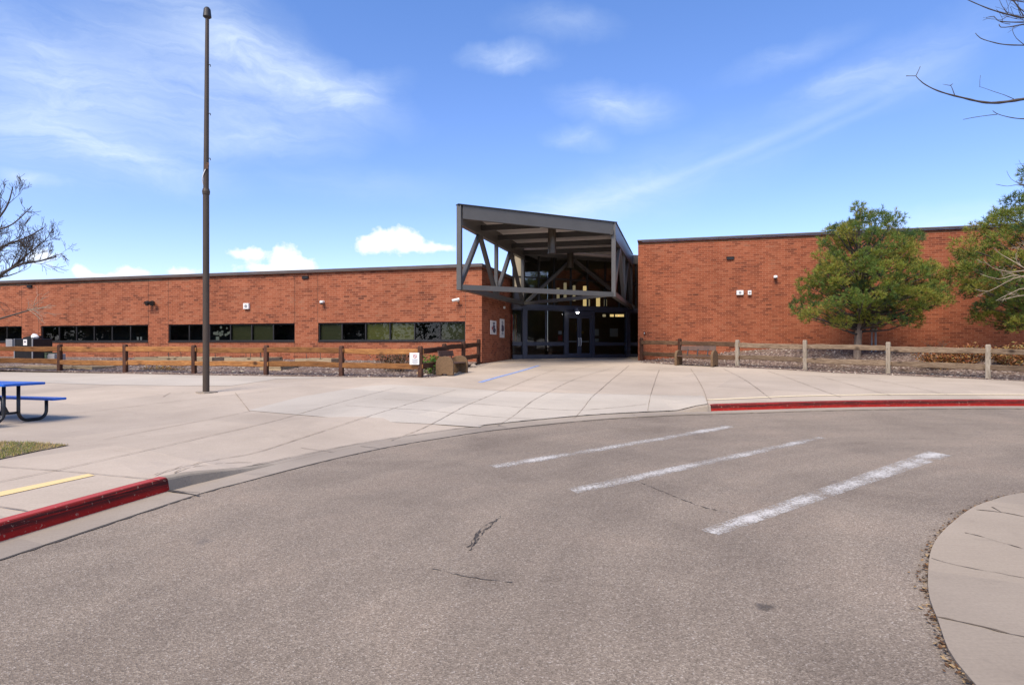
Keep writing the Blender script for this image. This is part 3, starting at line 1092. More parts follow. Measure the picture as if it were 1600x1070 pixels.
sm = MB()
for px, py, r_ in ((1195, 948, .085),):
    x, y = unproject(px, py, z_road)
    ring = []
    for k in range(22):
        a_ = 6.283 * k / 22
        rr_ = r_ * (1 + .22 * math.sin(3 * a_ + px) + random.uniform(-.12, .12))
        ring.append((x + rr_ * math.cos(a_), y + rr_ * math.sin(a_) * .8))
    c_ = (x, y, float(z_road(x, y)) + .003)
    for k in range(22):
        p0, p1 = ring[k], ring[(k + 1) % 22]
        sm.face([c_, (*p0, float(z_road(*p0)) + .003), (*p1, float(z_road(*p1)) + .003)], [(1 if r_ < .15 else .62, 0), (0, 0), (0, 0)])
struct('road_stains', sm, make_stain('oil stain', (0.062, 0.054, 0.050)), 'small faint oil spot on the asphalt', 'road stain')


def marking(pts, mat, zf, dz, label, n=28):
    """Painted band between two pixel-measured ends: pts = left-near, left-far, right-far, right-near."""
    a, b, c, d = [np.array(unproject(p[0], p[1], zf)) for p in pts]
    mb = MB()
    ln = np.linalg.norm(c - b)
    for i in range(n):
        t0, t1 = i / n, (i + 1) / n
        q = [a + (d - a) * t0, a + (d - a) * t1, b + (c - b) * t1, b + (c - b) * t0]
        mb.face([(*p, float(zf(*p)) + dz) for p in q], [(ln * t0, 0), (ln * t1, 0), (ln * t1, 1), (ln * t0, 1)])
    return struct('road_marking', mb, mat, label, 'road marking')


marking([(780, 731.8), (763, 727.0), (1132, 664.3), (1150, 667)], M['bar_thin'], z_road, 0.0035, 'farthest white crosswalk bar, thin and patchy, nearest the building')
marking([(904, 771.5), (887, 763.5), (1277, 682), (1293, 685)], M['bar_thin'], z_road, 0.0035, 'middle white crosswalk bar, badly worn')
marking([(1124, 836.5), (1093, 828.5), (1450, 704.8), (1487, 711.7)], M['bar_solid'], z_road, 0.0035, 'nearest and boldest white crosswalk bar on the drive')
marking([(-60, 789), (-60, 781), (138, 740.5), (148, 743)], M['yellow'], z_plaza, 0.006, 'pale yellow line painted near the scuffed red kerb')
yl = MB()
ribbon(yl, [G(*p) for p in [(1106, 625), (1170, 622), (1242, 619), (1320, 617.5), (1405, 616.5), (1600, 617), (1750, 619)]], 0.17, z_plaza, 0.010)
struct('road_marking', yl, M['yellow_pale'], 'thin faded yellow line along the far red kerb', 'road marking')
bl = MB()
ribbon(bl, [G(*p) for p in [(750, 597.5), (798, 584), (842, 571)]], 0.17, z_plaza, 0.006)
struct('road_marking', bl, M['bluepaint'], 'faded blue stripe on the plaza leading to the entrance', 'road marking')

# right-hand island pavement
isl_px = [(1760, 752), (1600, 769.5), (1551, 781), (1516, 795), (1477, 826), (1456, 856), (1450, 900), (1453, 935), (1465, 966), (1482, 1014), (1508, 1050), (1530, 1075), (1600, 1160)]
isl_c = [unproject(a, b, lambda x, y: 0.02) for a, b in isl_px]
isl = catmull(isl_c, 0.12)
isl_poly = [tuple(p) for p in isl] + [(9, 0.5), (16, 1.5), (16, 5.5)]
mb = sheet('island', isl_poly, lambda x, y: 0.0, 0.022, 0.6)
n0 = len(isl)
for i in range(n0 - 1):
    mb.face([(*isl[i], 0.022), (*isl[i + 1], 0.022), (*isl[i + 1], -0.05), (*isl[i], -0.05)])
struct('pavement', mb, M['island'], 'curved concrete island pavement inside the drive at the right edge', 'pavement')
jm = MB()
zi = lambda x, y: 0.022
for ln, w in [([(1463, 963), (1520, 976), (1600, 995), (1680, 1014)], 0.022), ([(1525, 796), (1570, 801), (1600, 807), (1680, 822)], 0.02),
              ([(1508, 832), (1540, 840), (1600, 857), (1660, 873)], 0.018), ([(1455, 872), (1500, 884), (1590, 901), (1660, 915)], 0.008), ([(1550, 792), (1565, 800)], .02)]:
    ribbon(jm, [unproject(a, b, zi) for a, b in ln], w * .62, zi, 0.004, 0.004, 0.7, 0.05)
struct('pavement_joints', jm, M['islandjoint'], 'dirt filled joints across the island pavement', 'pavement joint')

# grass wedge
gp = [G(*p) for p in [(-140, 690), (0, 691), (50, 692), (108, 696), (60, 705), (0, 718), (-140, 745)]]
struct('lawn', sheet('lawn', gp, z_plaza, 0.012, 0.4), M['dirt'], 'small wedge of bare soil cut into the concrete', 'lawn')


def in_poly(x, y, poly):
    c = False
    j = len(poly) - 1
    for i in range(len(poly)):
        if (poly[i][1] > y) != (poly[j][1] > y) and x < (poly[j][0] - poly[i][0]) * (y - poly[i][1]) / (poly[j][1] - poly[i][1]) + poly[i][0]:
            c = not c
        j = i
    return c


gm = MB()
ga = np.array(gp)
k = 0
while k < 9000:
    x, y = random.uniform(ga[:, 0].min(), ga[:, 0].max()), random.uniform(ga[:, 1].min(), ga[:, 1].max())
    if x < -9.5 or not in_poly(x, y, gp):
        k += 0.2
        continue
    k += 1
    z = z_plaza(x, y) + 0.012
    a = random.uniform(0, 6.28)
    h = random.uniform(0.02, 0.055)
    lean = Vector((random.gauss(0, .6), random.gauss(0, .6), 1)).normalized() * h
    w = Vector((math.cos(a), math.sin(a), 0)) * 0.004
    p = Vector((x, y, z))
    edge = 0.5 + 0.5 * math.sin(x * 3.1 + y * 2.3)
    c = random.choice([(0.46, 0.34, 0.14), (0.52, 0.38, 0.17), (0.40, 0.29, 0.11), (0.20, 0.23, 0.06)] if edge > 0.12 else [(0.17, 0.21, 0.05), (0.20, 0.23, 0.055), (0.42, 0.31, 0.12)])
    gm.face([p - w, p + w, p + lean], None, 0, c)
tag(link('grass', gm, M['leafy'], fix=False), 'patchy green and straw coloured grass in the concrete wedge', 'grass', None, 'stuff')

# leaf litter along the island edge
lm = MB()
for i in range(1050):
    t = random.random()
    q = isl[int(t * (len(isl) - 1))]
    nxt = isl[min(int(t * (len(isl) - 1)) + 1, len(isl) - 1)]
    d = np.array(nxt) - np.array(q)
    d = d / max(np.linalg.norm(d), 1e-6)
    nn = np.array([d[1], -d[0]])
    if (np.array([9, 3]) - q) @ nn > 0:
        nn = -nn
    off = abs(random.gauss(0, 0.035)) - 0.012
    p = Vector((*(np.array(q) + nn * off + d * random.uniform(-.1, .1)), 0.002 + random.uniform(0, 0.016)))
    if p.y > 6.0 and random.random() < .4:
        continue
    r_ = random.uniform(0.006, 0.018)
    a = random.uniform(0, 6.28)
    u = Vector((math.cos(a), math.sin(a), random.uniform(-.5, .5))) * r_
    w = Vector((-math.sin(a), math.cos(a), random.uniform(-.5, .5))) * r_ * 0.6
    c = random.choice([(0.16, 0.085, 0.04), (0.10, 0.055, 0.03), (0.26, 0.16, 0.08), (0.34, 0.24, 0.13), (0.05, 0.035, 0.025)])
    lm.face([p - u, p - w, p + u, p + w], None, 0, c)
tag(link('leaf_litter', lm, M['leafy'], fix=False), 'dry brown leaf litter caught along the island edge', 'leaves', None, 'stuff')

# ------------------------------------------------------------------ building frame of reference
u_l = Vector((-0.966, 0.2588, 0)).normalized()       # along the facade, to the left
r_v = -u_l                                            # along the facade, to the right
d_v = Vector((0.2588, 0.966, 0)).normalized()         # into the building
C0 = Vector((-1.34, 27.4, 0))                         # corner of the left wing
RZF = math.atan2(r_v.y, r_v.x)
ROOF_L = CAM_Z + 3.63


def on_line(px, o, d):
    q = (px - HX) / F
    return (q * o.y - o.x) / (d.x - q * d.y)


def left_t(px):
    return on_line(px, C0, u_l)


def zpx(py, y):
    return CAM_Z + (HY - py) / F * y


# gravel beds
F0 = Vector((15.5, 20.0, 0))
fm = Vector((0.70, 0.714, 0))


def z_bed(x, y):
    n = 0.02 * math.sin(x * 2.1 + y) + 0.015 * math.sin(y * 3.7 - x * 1.3)
    z = float(z_base(x, y)) - 0.012
    if x > 3:
        dist = max(0.0, (Vector((x, y, 0)) - F0).dot(fm))
        z += min(max((x - 6.3) / 6, 0), 1) * 0.62 * float(smooth(dist / 3.2)) + n * min(dist, 1)
    else:
        dist = max(0, y - 21.5)
        z += n * min(dist, 1) + 0.06 * min(dist / 3, 1)
    return z


wallL = [C0 + u_l * t for t in (60, 40, 20, 5, -0.05)]
bed_left = [(-45, edge_L[0][1] + 2.2)] + [(a, b - .06) for a, b in edge_L] + [(-2.0, 24.0), (-1.45, 27.2)] + [((p + d_v * 0.1).x, (p + d_v * 0.1).y) for p in wallL[::-1]]
struct('gravel_bed', sheet('b', bed_left, z_bed, 0.02, 0.7, (-35, 15, 5, 45)), M['gravel'], 'pinkish river gravel bed behind the brown rail fence', 'gravel')
S0 = Vector((6.26, 30.6, 0))
wallR = [S0 + r_v * t for t in (0.0, 5, 10, 20, 40)]
bed_right = [(a - .04, b - .05) for a, b in edge_R] + [((p + d_v * 0.1).x, (p + d_v * 0.1).y) for p in wallR[::-1]]
struct('gravel_bed', sheet('b', bed_right, z_bed, 0.02, 0.6, (3, 5, 40, 35)), M['gravel'], 'sloping river gravel bed behind the grey rail fence', 'gravel')

rk = MB()


def stone(mb, p, r_, col):
    base = len(mb.v)
    a = random.uniform(0, 6.28)
    ca, sa = math.cos(a), math.sin(a)
    ex, ey, ez = r_ * random.uniform(.8, 1.35), r_ * random.uniform(.6, 1), r_ * random.uniform(.5, .85)
    pts = [(1, 0, 0), (.3, .9, .1), (-.8, .5, 0), (-.75, -.55, 0), (.35, -.9, .05), (.35, .3, .85), (-.45, .1, .8), (.1, -.5, .8)]
    for x, y, z in pts:
        x, y, z = x * ex * random.uniform(.85, 1.15), y * ey, z * ez
        mb.v.append((p[0] + x * ca - y * sa, p[1] + x * sa + y * ca, p[2] + z))
    for f in [(0, 1, 5), (1, 2, 6), (1, 6, 5), (2, 3, 6), (3, 4, 7), (3, 7, 6), (4, 0, 7), (0, 5, 7), (5, 6, 7)]:
        mb.f.append(tuple(base + k for k in f))
        mb.uv.append([(0, 0)] * 3)
        mb.mi.append(0)
        mb.col.append(col)


stone_cols = [(0.15, 0.10, 0.085), (0.20, 0.14, 0.115), (0.10, 0.07, 0.06), (0.30, 0.24, 0.20), (0.18, 0.125, 0.10), (0.08, 0.055, 0.048), (0.42, 0.36, 0.30)]
for poly, cnt in ((bed_left, 3200), (bed_right, 4200)):
    a = np.array(poly)
    k = 0
    while k < cnt:
        x = random.uniform(max(a[:, 0].min(), -20), min(a[:, 0].max(), 19))
        y = random.uniform(a[:, 1].min(), min(a[:, 1].max(), 33))
        if not in_poly(x, y, poly):
            continue
        k += 1
        stone(rk, (x, y, z_bed(x, y) + 0.012), random.uniform(0.025, 0.06), random.choice(stone_cols))
tag(link('gravel_stones', rk, M['stone'], fix=False), 'loose rounded stones scattered over both gravel beds', 'stones', None, 'stuff')

# ------------------------------------------------------------------ brick walls


def wall_face(mb, o, ax, z0, z1, t0, t1, holes=(), depth=0.14, nrm=None, u0=0.0):
    """Front face of a wall from t0 to t1 along ax, with rectangular holes (t0, t1, z0, z1) and their reveals."""
    ts = sorted({t0, t1, *[h[0] for h in holes], *[h[1] for h in holes]})
    P3 = lambda t, z: (o.x + ax.x * t, o.y + ax.y * t, z)
    for a, b in zip(ts, ts[1:]):
        cuts = [(h[2], h[3]) for h in holes if h[0] <= a + 1e-6 and h[1] >= b - 1e-6]
        zs = [z0]
        for lo, hi in cuts:
            zs += [lo, hi]
        zs.append(z1)
        for k in range(0, len(zs), 2):
            lo, hi = zs[k], zs[k + 1]
            mb.face([P3(a, lo), P3(b, lo), P3(b, hi), P3(a, hi)], [(a + u0, lo), (b + u0, lo), (b + u0, hi), (a + u0, hi)])
    if nrm is not None:
        for a, b, lo, hi in holes:
            q = [(a, lo), (b, lo), (b, hi), (a, hi)]
            for i in range(4):
                p, r_ = q[i], q[(i + 1) % 4]
                A, B = Vector(P3(*p)), Vector(P3(*r_))
                ln = (B - A).length
                mb.face([A, B, B + nrm * depth, A + nrm * depth], [(u0, 0), (u0 + ln, 0), (u0 + ln, depth), (u0, depth)])


# left wing
LW = thing('brick_wing', 'long low red brick wing with four dark ribbon windows', 'building', C0 + Vector((0, 0, float(z_base(C0.x, C0.y)))), RZF)
ZH, ZS = CAM_Z + 1.09, CAM_Z + 0.225
wins = [(left_t(34), left_t(-110)), (left_t(231.5), left_t(64)), (left_t(460.5), left_t(263)), (left_t(727), left_t(497))]
holes = [(min(a, b), max(a, b), ZS, ZH) for a, b in wins]
LEN_L = 46.0
mb = MB()
wall_face(mb, C0, u_l, -0.2, ROOF_L - 0.13, 0, LEN_L, holes, 0.16, d_v)
# return wall into the entrance, end wall and back
RET = 6.3
wall_face(mb, C0, d_v, -0.2, ROOF_L - 0.13, 0, RET, (), 0.1, None, 3.05)
pe = C0 + d_v * RET
wall_face(mb, pe, u_l, -0.2, ROOF_L - 0.13, 0, LEN_L)
wall_face(mb, C0 + u_l * LEN_L, d_v, -0.2, ROOF_L - 0.13, 0, RET)
link('wall', mb, M['brick'], LW)
mb = MB()
mb.prism([(0, 0), (LEN_L, 0), (LEN_L, RET), (0, RET)], C0 + Vector((0, 0, ROOF_L - 0.28)), u_l, d_v, Vector((0, 0, 1)), 0.1)
link('roof', mb, M['dirt'], LW)
mb = MB()
zc = ROOF_L - 0.06
mb.bar(C0 + Vector((0, 0, zc)) - d_v * 0.0 + r_v * 0.05, C0 + u_l * LEN_L + Vector((0, 0, zc)), 0.24, 0.14)
mb.bar(C0 + d_v * 0.125 + Vector((0, 0, zc + 0.002)) - r_v * 0.07, pe + Vector((0, 0, zc + 0.002)) - r_v * 0.07, 0.24, 0.14)
link('coping', mb, M['coping'], LW)
joint_mat = simple('joint sealant', (0.10, 0.045, 0.028), None, 5, 0.9)
for px in (34, 60, 232, 263, 460.5, 496.5, 727):
    t = left_t(px)
    p = C0 + u_l * t - d_v * 0.001
    hole = [h for h in holes if h[0] - 0.03 < t < h[1] + 0.03]
    spans = [(0.5, ROOF_L - 0.14)] if not hole or px == 60 else [(0.5, ZS - 0.06), (ZH + 0.002, ROOF_L - 0.14)]
    for lo, hi in spans:
        mb = MB()
        mb.bar(p + Vector((0, 0, lo)), p + Vector((0, 0, hi)), 0.018, 0.006, d_v)
        link('control_joint', mb, joint_mat, LW)

pane_kinds = {0: ['dark'] * 6, 1: ['dark'] * 6,
              2: ['dark', 'dark', 'dark', 'olive_dark', 'olive_dark', 'dark'],
              3: ['olive_dark', 'dark', 'olive', 'olive', 'dark', 'olive_dark']}
for wi, (a, b, lo, hi) in enumerate(holes):
    npan = 6
    fr = MB()
    o = C0 + d_v * 0.10
    V = lambda t, z, dd=0.0: o + u_l * t + d_v * dd + Vector((0, 0, z))
    fw = 0.055
    fr.bar(V(a, hi - fw / 2), V(b, hi - fw / 2), 0.07, fw)
    fr.bar(V(a, lo + fw / 2), V(b, lo + fw / 2), 0.07, fw)
    for k in range(npan + 1):
        t = a + (b - a) * k / npan
        w_ = fw if 0 < k < npan else 0.05
        t = min(max(t, a + w_ / 2 + .001), b - w_ / 2 - .001)
        fr.bar(V(t, lo + fw), V(t, hi - fw), 0.075, w_, u_l)
    wf = link('window', fr, M['winframe'], LW)
    sl = MB()
    sl.bar(C0 + u_l * (a + .002) - d_v * 0.0 + Vector((0, 0, lo - 0.02)), C0 + u_l * (b - .002) + Vector((0, 0, lo - 0.02)), 0.09, 0.05)
    link('sill', sl, M['winframe'], wf)
    gl = MB()
    bl_ = {}
    for k in range(npan):
        t0, t1 = a + (b - a) * k / npan + 0.02, a + (b - a) * (k + 1) / npan - 0.02
        gl.face([V(t1, lo + .05, .01), V(t0, lo + .05, .01), V(t0, hi - .05, .01), V(t1, hi - .05, .01)])
        kind = pane_kinds[wi][npan - 1 - k]
        if kind != 'dark':
            bl_.setdefault((kind, k), MB()).face([V(t0, lo + .03, .09), V(t1, lo + .03, .09), V(t1, hi - .03, .09), V(t0, hi - .03, .09)],
                                            [(t0, lo), (t1, lo), (t1, hi), (t0, hi)])
    link('pane', gl, M['glass'], wf, fix=False)
    for (kind, _k), m_ in bl_.items():
        link('blind', m_, M[kind], wf, fix=False)
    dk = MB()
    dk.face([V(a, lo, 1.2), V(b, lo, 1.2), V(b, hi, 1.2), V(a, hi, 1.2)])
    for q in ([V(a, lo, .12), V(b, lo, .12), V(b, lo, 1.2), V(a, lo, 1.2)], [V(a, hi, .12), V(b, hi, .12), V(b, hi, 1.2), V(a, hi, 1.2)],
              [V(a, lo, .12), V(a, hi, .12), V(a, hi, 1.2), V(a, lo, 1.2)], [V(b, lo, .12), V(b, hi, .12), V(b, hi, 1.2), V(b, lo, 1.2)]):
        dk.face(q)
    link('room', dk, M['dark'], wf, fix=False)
    if wi == 2:     # paper shapes stuck inside the fourth pane, by the flagpole
        for k in range(15):
            pp = MB()
            t = left_t(random.uniform(331, 358))
            z = random.uniform(lo + 0.28, hi - 0.1)
            s_ = random.uniform(0.05, 0.1)
            poly = [(s_ * math.cos(i * 1.047) * random.uniform(.7, 1.2), s_ * math.sin(i * 1.047)) for i in range(6)]
            pp.prism(poly, V(t, z, 0.03), u_l, Vector((0, 0, 1)), d_v, 0.003)
            link('paper_decoration', pp, M['paper'], wf)
        pp = MB()
        pp.prism([(-.1, -.08), (.1, -.08), (.1, .1), (-.1, .1)], V(left_t(337), lo + .14, .03), u_l, Vector((0, 0, 1)), d_v, 0.003)
        link('paper_decoration', pp, M['paper'], wf)
    if wi == 1:
        for px in (212, 217):
            pp = MB()
            pp.prism([(-.06, -.08), (.06, -.08), (.06, .09), (-.06, .09)], V(left_t(px), lo + .15, .03), u_l, Vector((0, 0, 1)), d_v, 0.003)
            link('paper_decoration', pp, M['offwhite'], wf)

# right wing
ROOF_R = CAM_Z + 5.27
RW = thing('brick_wing', 'tall windowless red brick wing behind the two pines', 'building', S0 + Vector((0, 0, float(z_base(S0.x, S0.y)))), RZF)
LEN_R, DEP_R = 34.0, 12.0
mb = MB()
wall_face(mb, S0, r_v, -0.2, ROOF_R - 0.13, 0, LEN_R)
wall_face(mb, S0, d_v, -0.2, ROOF_R - 0.13, 0, DEP_R)
wall_face(mb, S0 + d_v * DEP_R, r_v, -0.2, ROOF_R - 0.13, 0, LEN_R)
wall_face(mb, S0 + r_v * LEN_R, d_v, -0.2, ROOF_R - 0.13, 0, DEP_R)
link('wall', mb, M['brick_right'], RW)
mb = MB()
mb.prism([(0, 0), (LEN_R, 0), (LEN_R, DEP_R), (0, DEP_R)], S0 + Vector((0, 0, ROOF_R - 0.28)), r_v, d_v, Vector((0, 0, 1)), 0.1)
link('roof', mb, M['dirt'], RW)
mb = MB()
zc = ROOF_R - 0.085
mb.bar(S0 + Vector((0, 0, zc + .01)) - r_v * 0.03, S0 + r_v * LEN_R + Vector((0, 0, zc + .01)), 0.20, 0.07)
mb.bar(S0 + r_v * 0.07 + d_v * 0.105 + Vector((0, 0, zc)), S0 + r_v * 0.07 + d_v * DEP_R + Vector((0, 0, zc + .01)), 0.20, 0.07)
link('coping', mb, M['coping'], RW)

# ------------------------------------------------------------------ entrance hall (glazed, set at an angle between the wings)
A0 = Vector((0.57, 32.2, 0))
s_v = Vector((0.885, 0.466, 0)).normalized()
n_out = Vector((s_v.y, -s_v.x, 0))          # toward the plaza
n_in = -n_out
ct = lambda px: on_line(px, A0, s_v)
FLOOR = float(z_base(3, 34))
Z_TOP, Z_FB = CAM_Z + 5.25, CAM_Z + 4.72       # fascia top and bottom
Z_HB, Z_HT = CAM_Z + 1.93, CAM_Z + 2.17        # header beam
HALL = thing('entrance_hall', 'glazed entrance hall with slate blue frames under the steel canopy', 'building', A0 + s_v * 3.5 + Vector((0, 0, FLOOR)), math.atan2(s_v.y, s_v.x))
Q = lambda t, z, dd=0.0: A0 + s_v * t + n_in * dd + Vector((0, 0, z))
T0, T1 = -0.62, 7.98


def framebox(mb, t0, t1, z0, z1, dep=0.12, dd=0.0):
    mb.bar(Q((t0 + t1) / 2, z0, dd), Q((t0 + t1) / 2, z1, dd), t1 - t0, dep, n_out)


def hbar(mb, t0, t1, z0, z1, dep=0.12, dd=0.0):
    mb.bar(Q(t0, (z0 + z1) / 2, dd), Q(t1, (z0 + z1) / 2, dd), dep, z1 - z0)


mb = MB()
hbar(mb, T0, T1, Z_HB, Z_HT, 0.22, 0.0)
link('header_beam', mb, M['frame'], HALL)
for px in (819, 980.3):
    mb = MB()
    t = ct(px)
    framebox(mb, t - 0.13, t + 0.13, FLOOR - 0.05, Z_HB, 0.24)
    link('column', mb, M['frame'], HALL)
mr0, mr1 = CAM_Z + 0.0, CAM_Z + 0.20
mb = MB()
dl, drr = ct(881), ct(928)
c1, c2 = ct(819), ct(980.3)
for a, b in ((T0, c1 - .13), (c1 + .13, dl), (drr, c2 - .13), (c2 + .13, T1)):
    for nm, z0, z1, dp in (('mid_rail', mr0, mr1, .10), ('sill_rail', FLOOR - .02, FLOOR + .20, .14), ('head_rail', Z_HB - .07, Z_HB - .002, .10)):
        mb = MB()
        hbar(mb, a, b, z0, z1, dp)
        link(nm, mb, M['frame'], HALL)
mb = MB()
framebox(mb, ct(852.6) - .03, ct(852.6) + .03, mr1, Z_HB - .07, 0.08)
link('mullion', mb, M['frame'], HALL)
mb = MB()
for px in (802, 819, 842, 866, 892, 918, 946, 968, 981, 994):
    t = ct(px)
    framebox(mb, t - 0.035, t + 0.035, Z_HT, Z_FB, 0.10)
hbar(mb, T0, T1, CAM_Z + 3.55, CAM_Z + 3.62, 0.09)
link('mullion', mb, M['winframe'], HALL)
# door frame
mb = MB()
framebox(mb, dl, dl + 0.16, FLOOR - 0.02, Z_HB, 0.16)
framebox(mb, drr - 0.16, drr, FLOOR - 0.02, Z_HB, 0.16)
dh = zpx(493, 33.8)
hbar(mb, dl + 0.16, drr - 0.16, dh, dh + 0.22, 0.16)
df = link('door_frame', mb, M['frame'], HALL)
mid = (dl + drr) / 2
mb = MB()
hbar(mb, dl + .16, drr - .16, dh + .22, Z_HB - .001, 0.03, 0.02)
link('transom_panel', mb, M['frame'], df)
for a, b, side in ((dl + 0.165, mid - 0.004, 1), (mid + 0.004, drr - 0.165, -1)):
    mb = MB()
    z0, z1 = FLOOR + 0.02, dh - 0.006
    framebox(mb, a, a + 0.13, z0, z1, 0.06)
    framebox(mb, b - 0.13, b, z0, z1, 0.06)
    hbar(mb, a + .13, b - .13, z1 - 0.14, z1, 0.06)
    hbar(mb, a + .13, b - .13, z0, z0 + 0.24, 0.06)
    dr_ = link('door', mb, M['frame'], HALL)
    mb = MB()
    mb.face([Q(a + .13, z0 + .24), Q(b - .13, z0 + .24), Q(b - .13, z1 - .14), Q(a + .13, z1 - .14)])
    link('pane', mb, M['hallglass'], dr_, fix=False)
    mb = MB()
    hx = b - 0.065 if side == 1 else a + 0.065
    mb.tube([Q(hx, CAM_Z + 0.0, -0.03), Q(hx, CAM_Z + 0.0, -0.09), Q(hx, CAM_Z + 0.42, -0.09), Q(hx, CAM_Z + 0.42, -0.03)], 0.018, 8)
    link('handle', mb, M['white'], dr_)
    mb = MB()
    hbar(mb, a + .13, b - .13, CAM_Z + 0.20, CAM_Z + 0.26, 0.05, 0.07)
    link('push_bar', mb, M['offwhite'], dr_)
# glass panes
panes = [(T0, c1 - .13), (c1 + .13, ct(852.6) - .03), (ct(852.6) + .03, dl), (drr, c2 - .13), (c2 + .13, T1)]
for a, b in panes:
    mb = MB()
    mb.face([Q(a, mr1, .01), Q(b, mr1, .01), Q(b, Z_HB - .07, .01), Q(a, Z_HB - .07, .01)])
    mb.face([Q(a, FLOOR + .2, .01), Q(b, FLOOR + .2, .01), Q(b, mr0, .01), Q(a, mr0, .01)])
    link('pane', mb, M['hallglass'], HALL, fix=False)
mb = MB()
ups = [ct(p) for p in (802, 819, 842, 866, 892, 918, 946, 968, 981, 994)]
for a, b in zip(ups[1:], ups[2:]):
    for lo, hi in ((Z_HT, CAM_Z + 3.55), (CAM_Z + 3.62, Z_FB)):
        mb = MB()
        mb.face([Q(a + .035, lo, .012), Q(b - .035, lo, .012), Q(b - .035, hi, .012), Q(a + .035, hi, .012)])
        link('pane', mb, M['upperglass'], HALL, fix=False)
mb = MB()
framebox(mb, ups[0] + .035, ups[1] - .035, CAM_Z + 3.05, Z_FB, 0.05)
link('panel', mb, M['cream'], HALL)
mb = MB()
framebox(mb, ups[0] + .035, ups[1] - .035, Z_HT, CAM_Z + 3.05, 0.05)
link('panel', mb, M['frame'], HALL)
# hall roof, its fascia and the room behind the glass
mb = MB()
DEPH = 9.0
mb.prism([(T0 - 0.0, 0.09), (T1 + 0.0, 0.09), (T1 + 0.0, DEPH), (T0 - 0.0, DEPH)], Q(0, Z_TOP - 0.30), s_v, d_v, Vector((0, 0, 1)), 0.28)
link('roof', mb, M['coping'], HALL)
mb = MB()
hbar(mb, ct(980.3), T1 + 0.05, Z_FB, Z_TOP - 0.02, 0.14, 0.0)
hbar(mb, T0, ct(980.3), Z_FB, Z_TOP - 0.31, 0.10, 0.02)
link('fascia', mb, M['steel'], HALL)
mb = MB()
D = lambda t, z, k: Q(t, z) + d_v * k
mb.face([D(T0, FLOOR, DEPH), D(T1, FLOOR, DEPH), D(T1, Z_TOP - .4, DEPH), D(T0, Z_TOP - .4, DEPH)])
mb.face([D(T0 - .01, FLOOR - .1, 0.08), D(T0 - .01, FLOOR - .1, DEPH), D(T0 - .01, Z_TOP - .35, DEPH), D(T0 - .01, Z_TOP - .35, 0.08)])
mb.face([D(T1 + .01, FLOOR - .1, 0.08), D(T1 + .01, FLOOR - .1, DEPH), D(T1 + .01, Z_TOP - .35, DEPH), D(T1 + .01, Z_TOP - .35, 0.08)])
mb.face([D(T0, Z_TOP - .4, .08), D(T1, Z_TOP - .4, .08), D(T1, Z_TOP - .4, DEPH), D(T0, Z_TOP - .4, DEPH)])
link('interior_wall', mb, M['interior'], HALL)
mb = MB()
mb.face([D(T0 - .01, FLOOR + .012, .0), D(T1 + .01, FLOOR + .012, .0), D(T1 + .01, FLOOR + .012, DEPH), D(T0 - .01, FLOOR + .012, DEPH)])
link('floor', mb, M['dark'], HALL)
mb = MB()
for px0, px1, y0, y1 in ((984.5, 989, 487, 509), (989, 993, 486, 522)):
    t0, t1 = ct(px0), ct(px1)
    hbar(mb, t0, t1, zpx(y1, 36), zpx(y0, 36), 0.01, 0.5)
link('daylight_panel', mb, M['daylit'], HALL)  # added glowing panels imitate the daylit patch seen through the end bay
# lamps hanging in the hall
for px, y0, y1, yy, key in ((914, 447, 478, 38, 'lamp'), (934.5, 465, 478.5, 38.5, 'lamp'), (919.5, 468, 478, 40, 'lampdim'), (883, 442, 466, 38.2, 'lampdim'), (946, 468, 478, 40, 'lampdim'), (872, 450, 470, 39, 'lampdim'), (897, 446, 470, 39.5, 'lampdim')):
    p0, p1 = P(px, y1, yy), P(px, y0, yy)
    mb = MB()
    mb.tube([p0, p0 + (p1 - p0) * .5, p1], 0.12 if key == 'lamp' else 0.09, 12)
    pl = link('pendant_lamp', mb, M[key], HALL)
    mb = MB()
    mb.tube([p1, Vector((p1.x, p1.y, Z_TOP - .4))], 0.012, 5)
    link('cord', mb, M['black'], pl)
for px, w_ in ((944, 4), (956, 5), (964, 5), (971, 7)):
    p = P(px, 493, 39)
    mb = MB()
    mb.box(p, (w_ / F * 39, 0.3, 0.14), RZF)
    link('ceiling_lamp', mb, M['lampdim'] if px == 944 else M['lamp'], HALL)
# display case, bench and notices seen inside
mb = MB()
mb.box(P(866, 552, 35) + Vector((0, 0, -.05)), (1.0, 0.4, 0.35), math.atan2(s_v.y, s_v.x))
link('display_bench', mb, M['brown'], HALL)
for px0, px1, y0, y1, key, dd in ((872.5, 879, 524, 532, 'banner', .03), (873, 878, 517, 522, 'offwhite', .03), (930, 936, 514, 524.5, 'paper', .03), (930, 936, 529, 534, 'paper', .03),
                                  (954, 966.5, 513, 526, 'paper', .06), (909, 915, 505, 517, 'gold', .6), (912, 917, 517, 521, 'gold', .3)):
    t0, t1 = ct(px0), ct(px1)
    yy = A0.y + s_v.y * (t0 + t1) / 2
    mb = MB()
    hbar(mb, t0, t1, zpx(y1, yy), zpx(y0, yy), 0.006, dd)
    link('notice', mb, M[key], HALL)
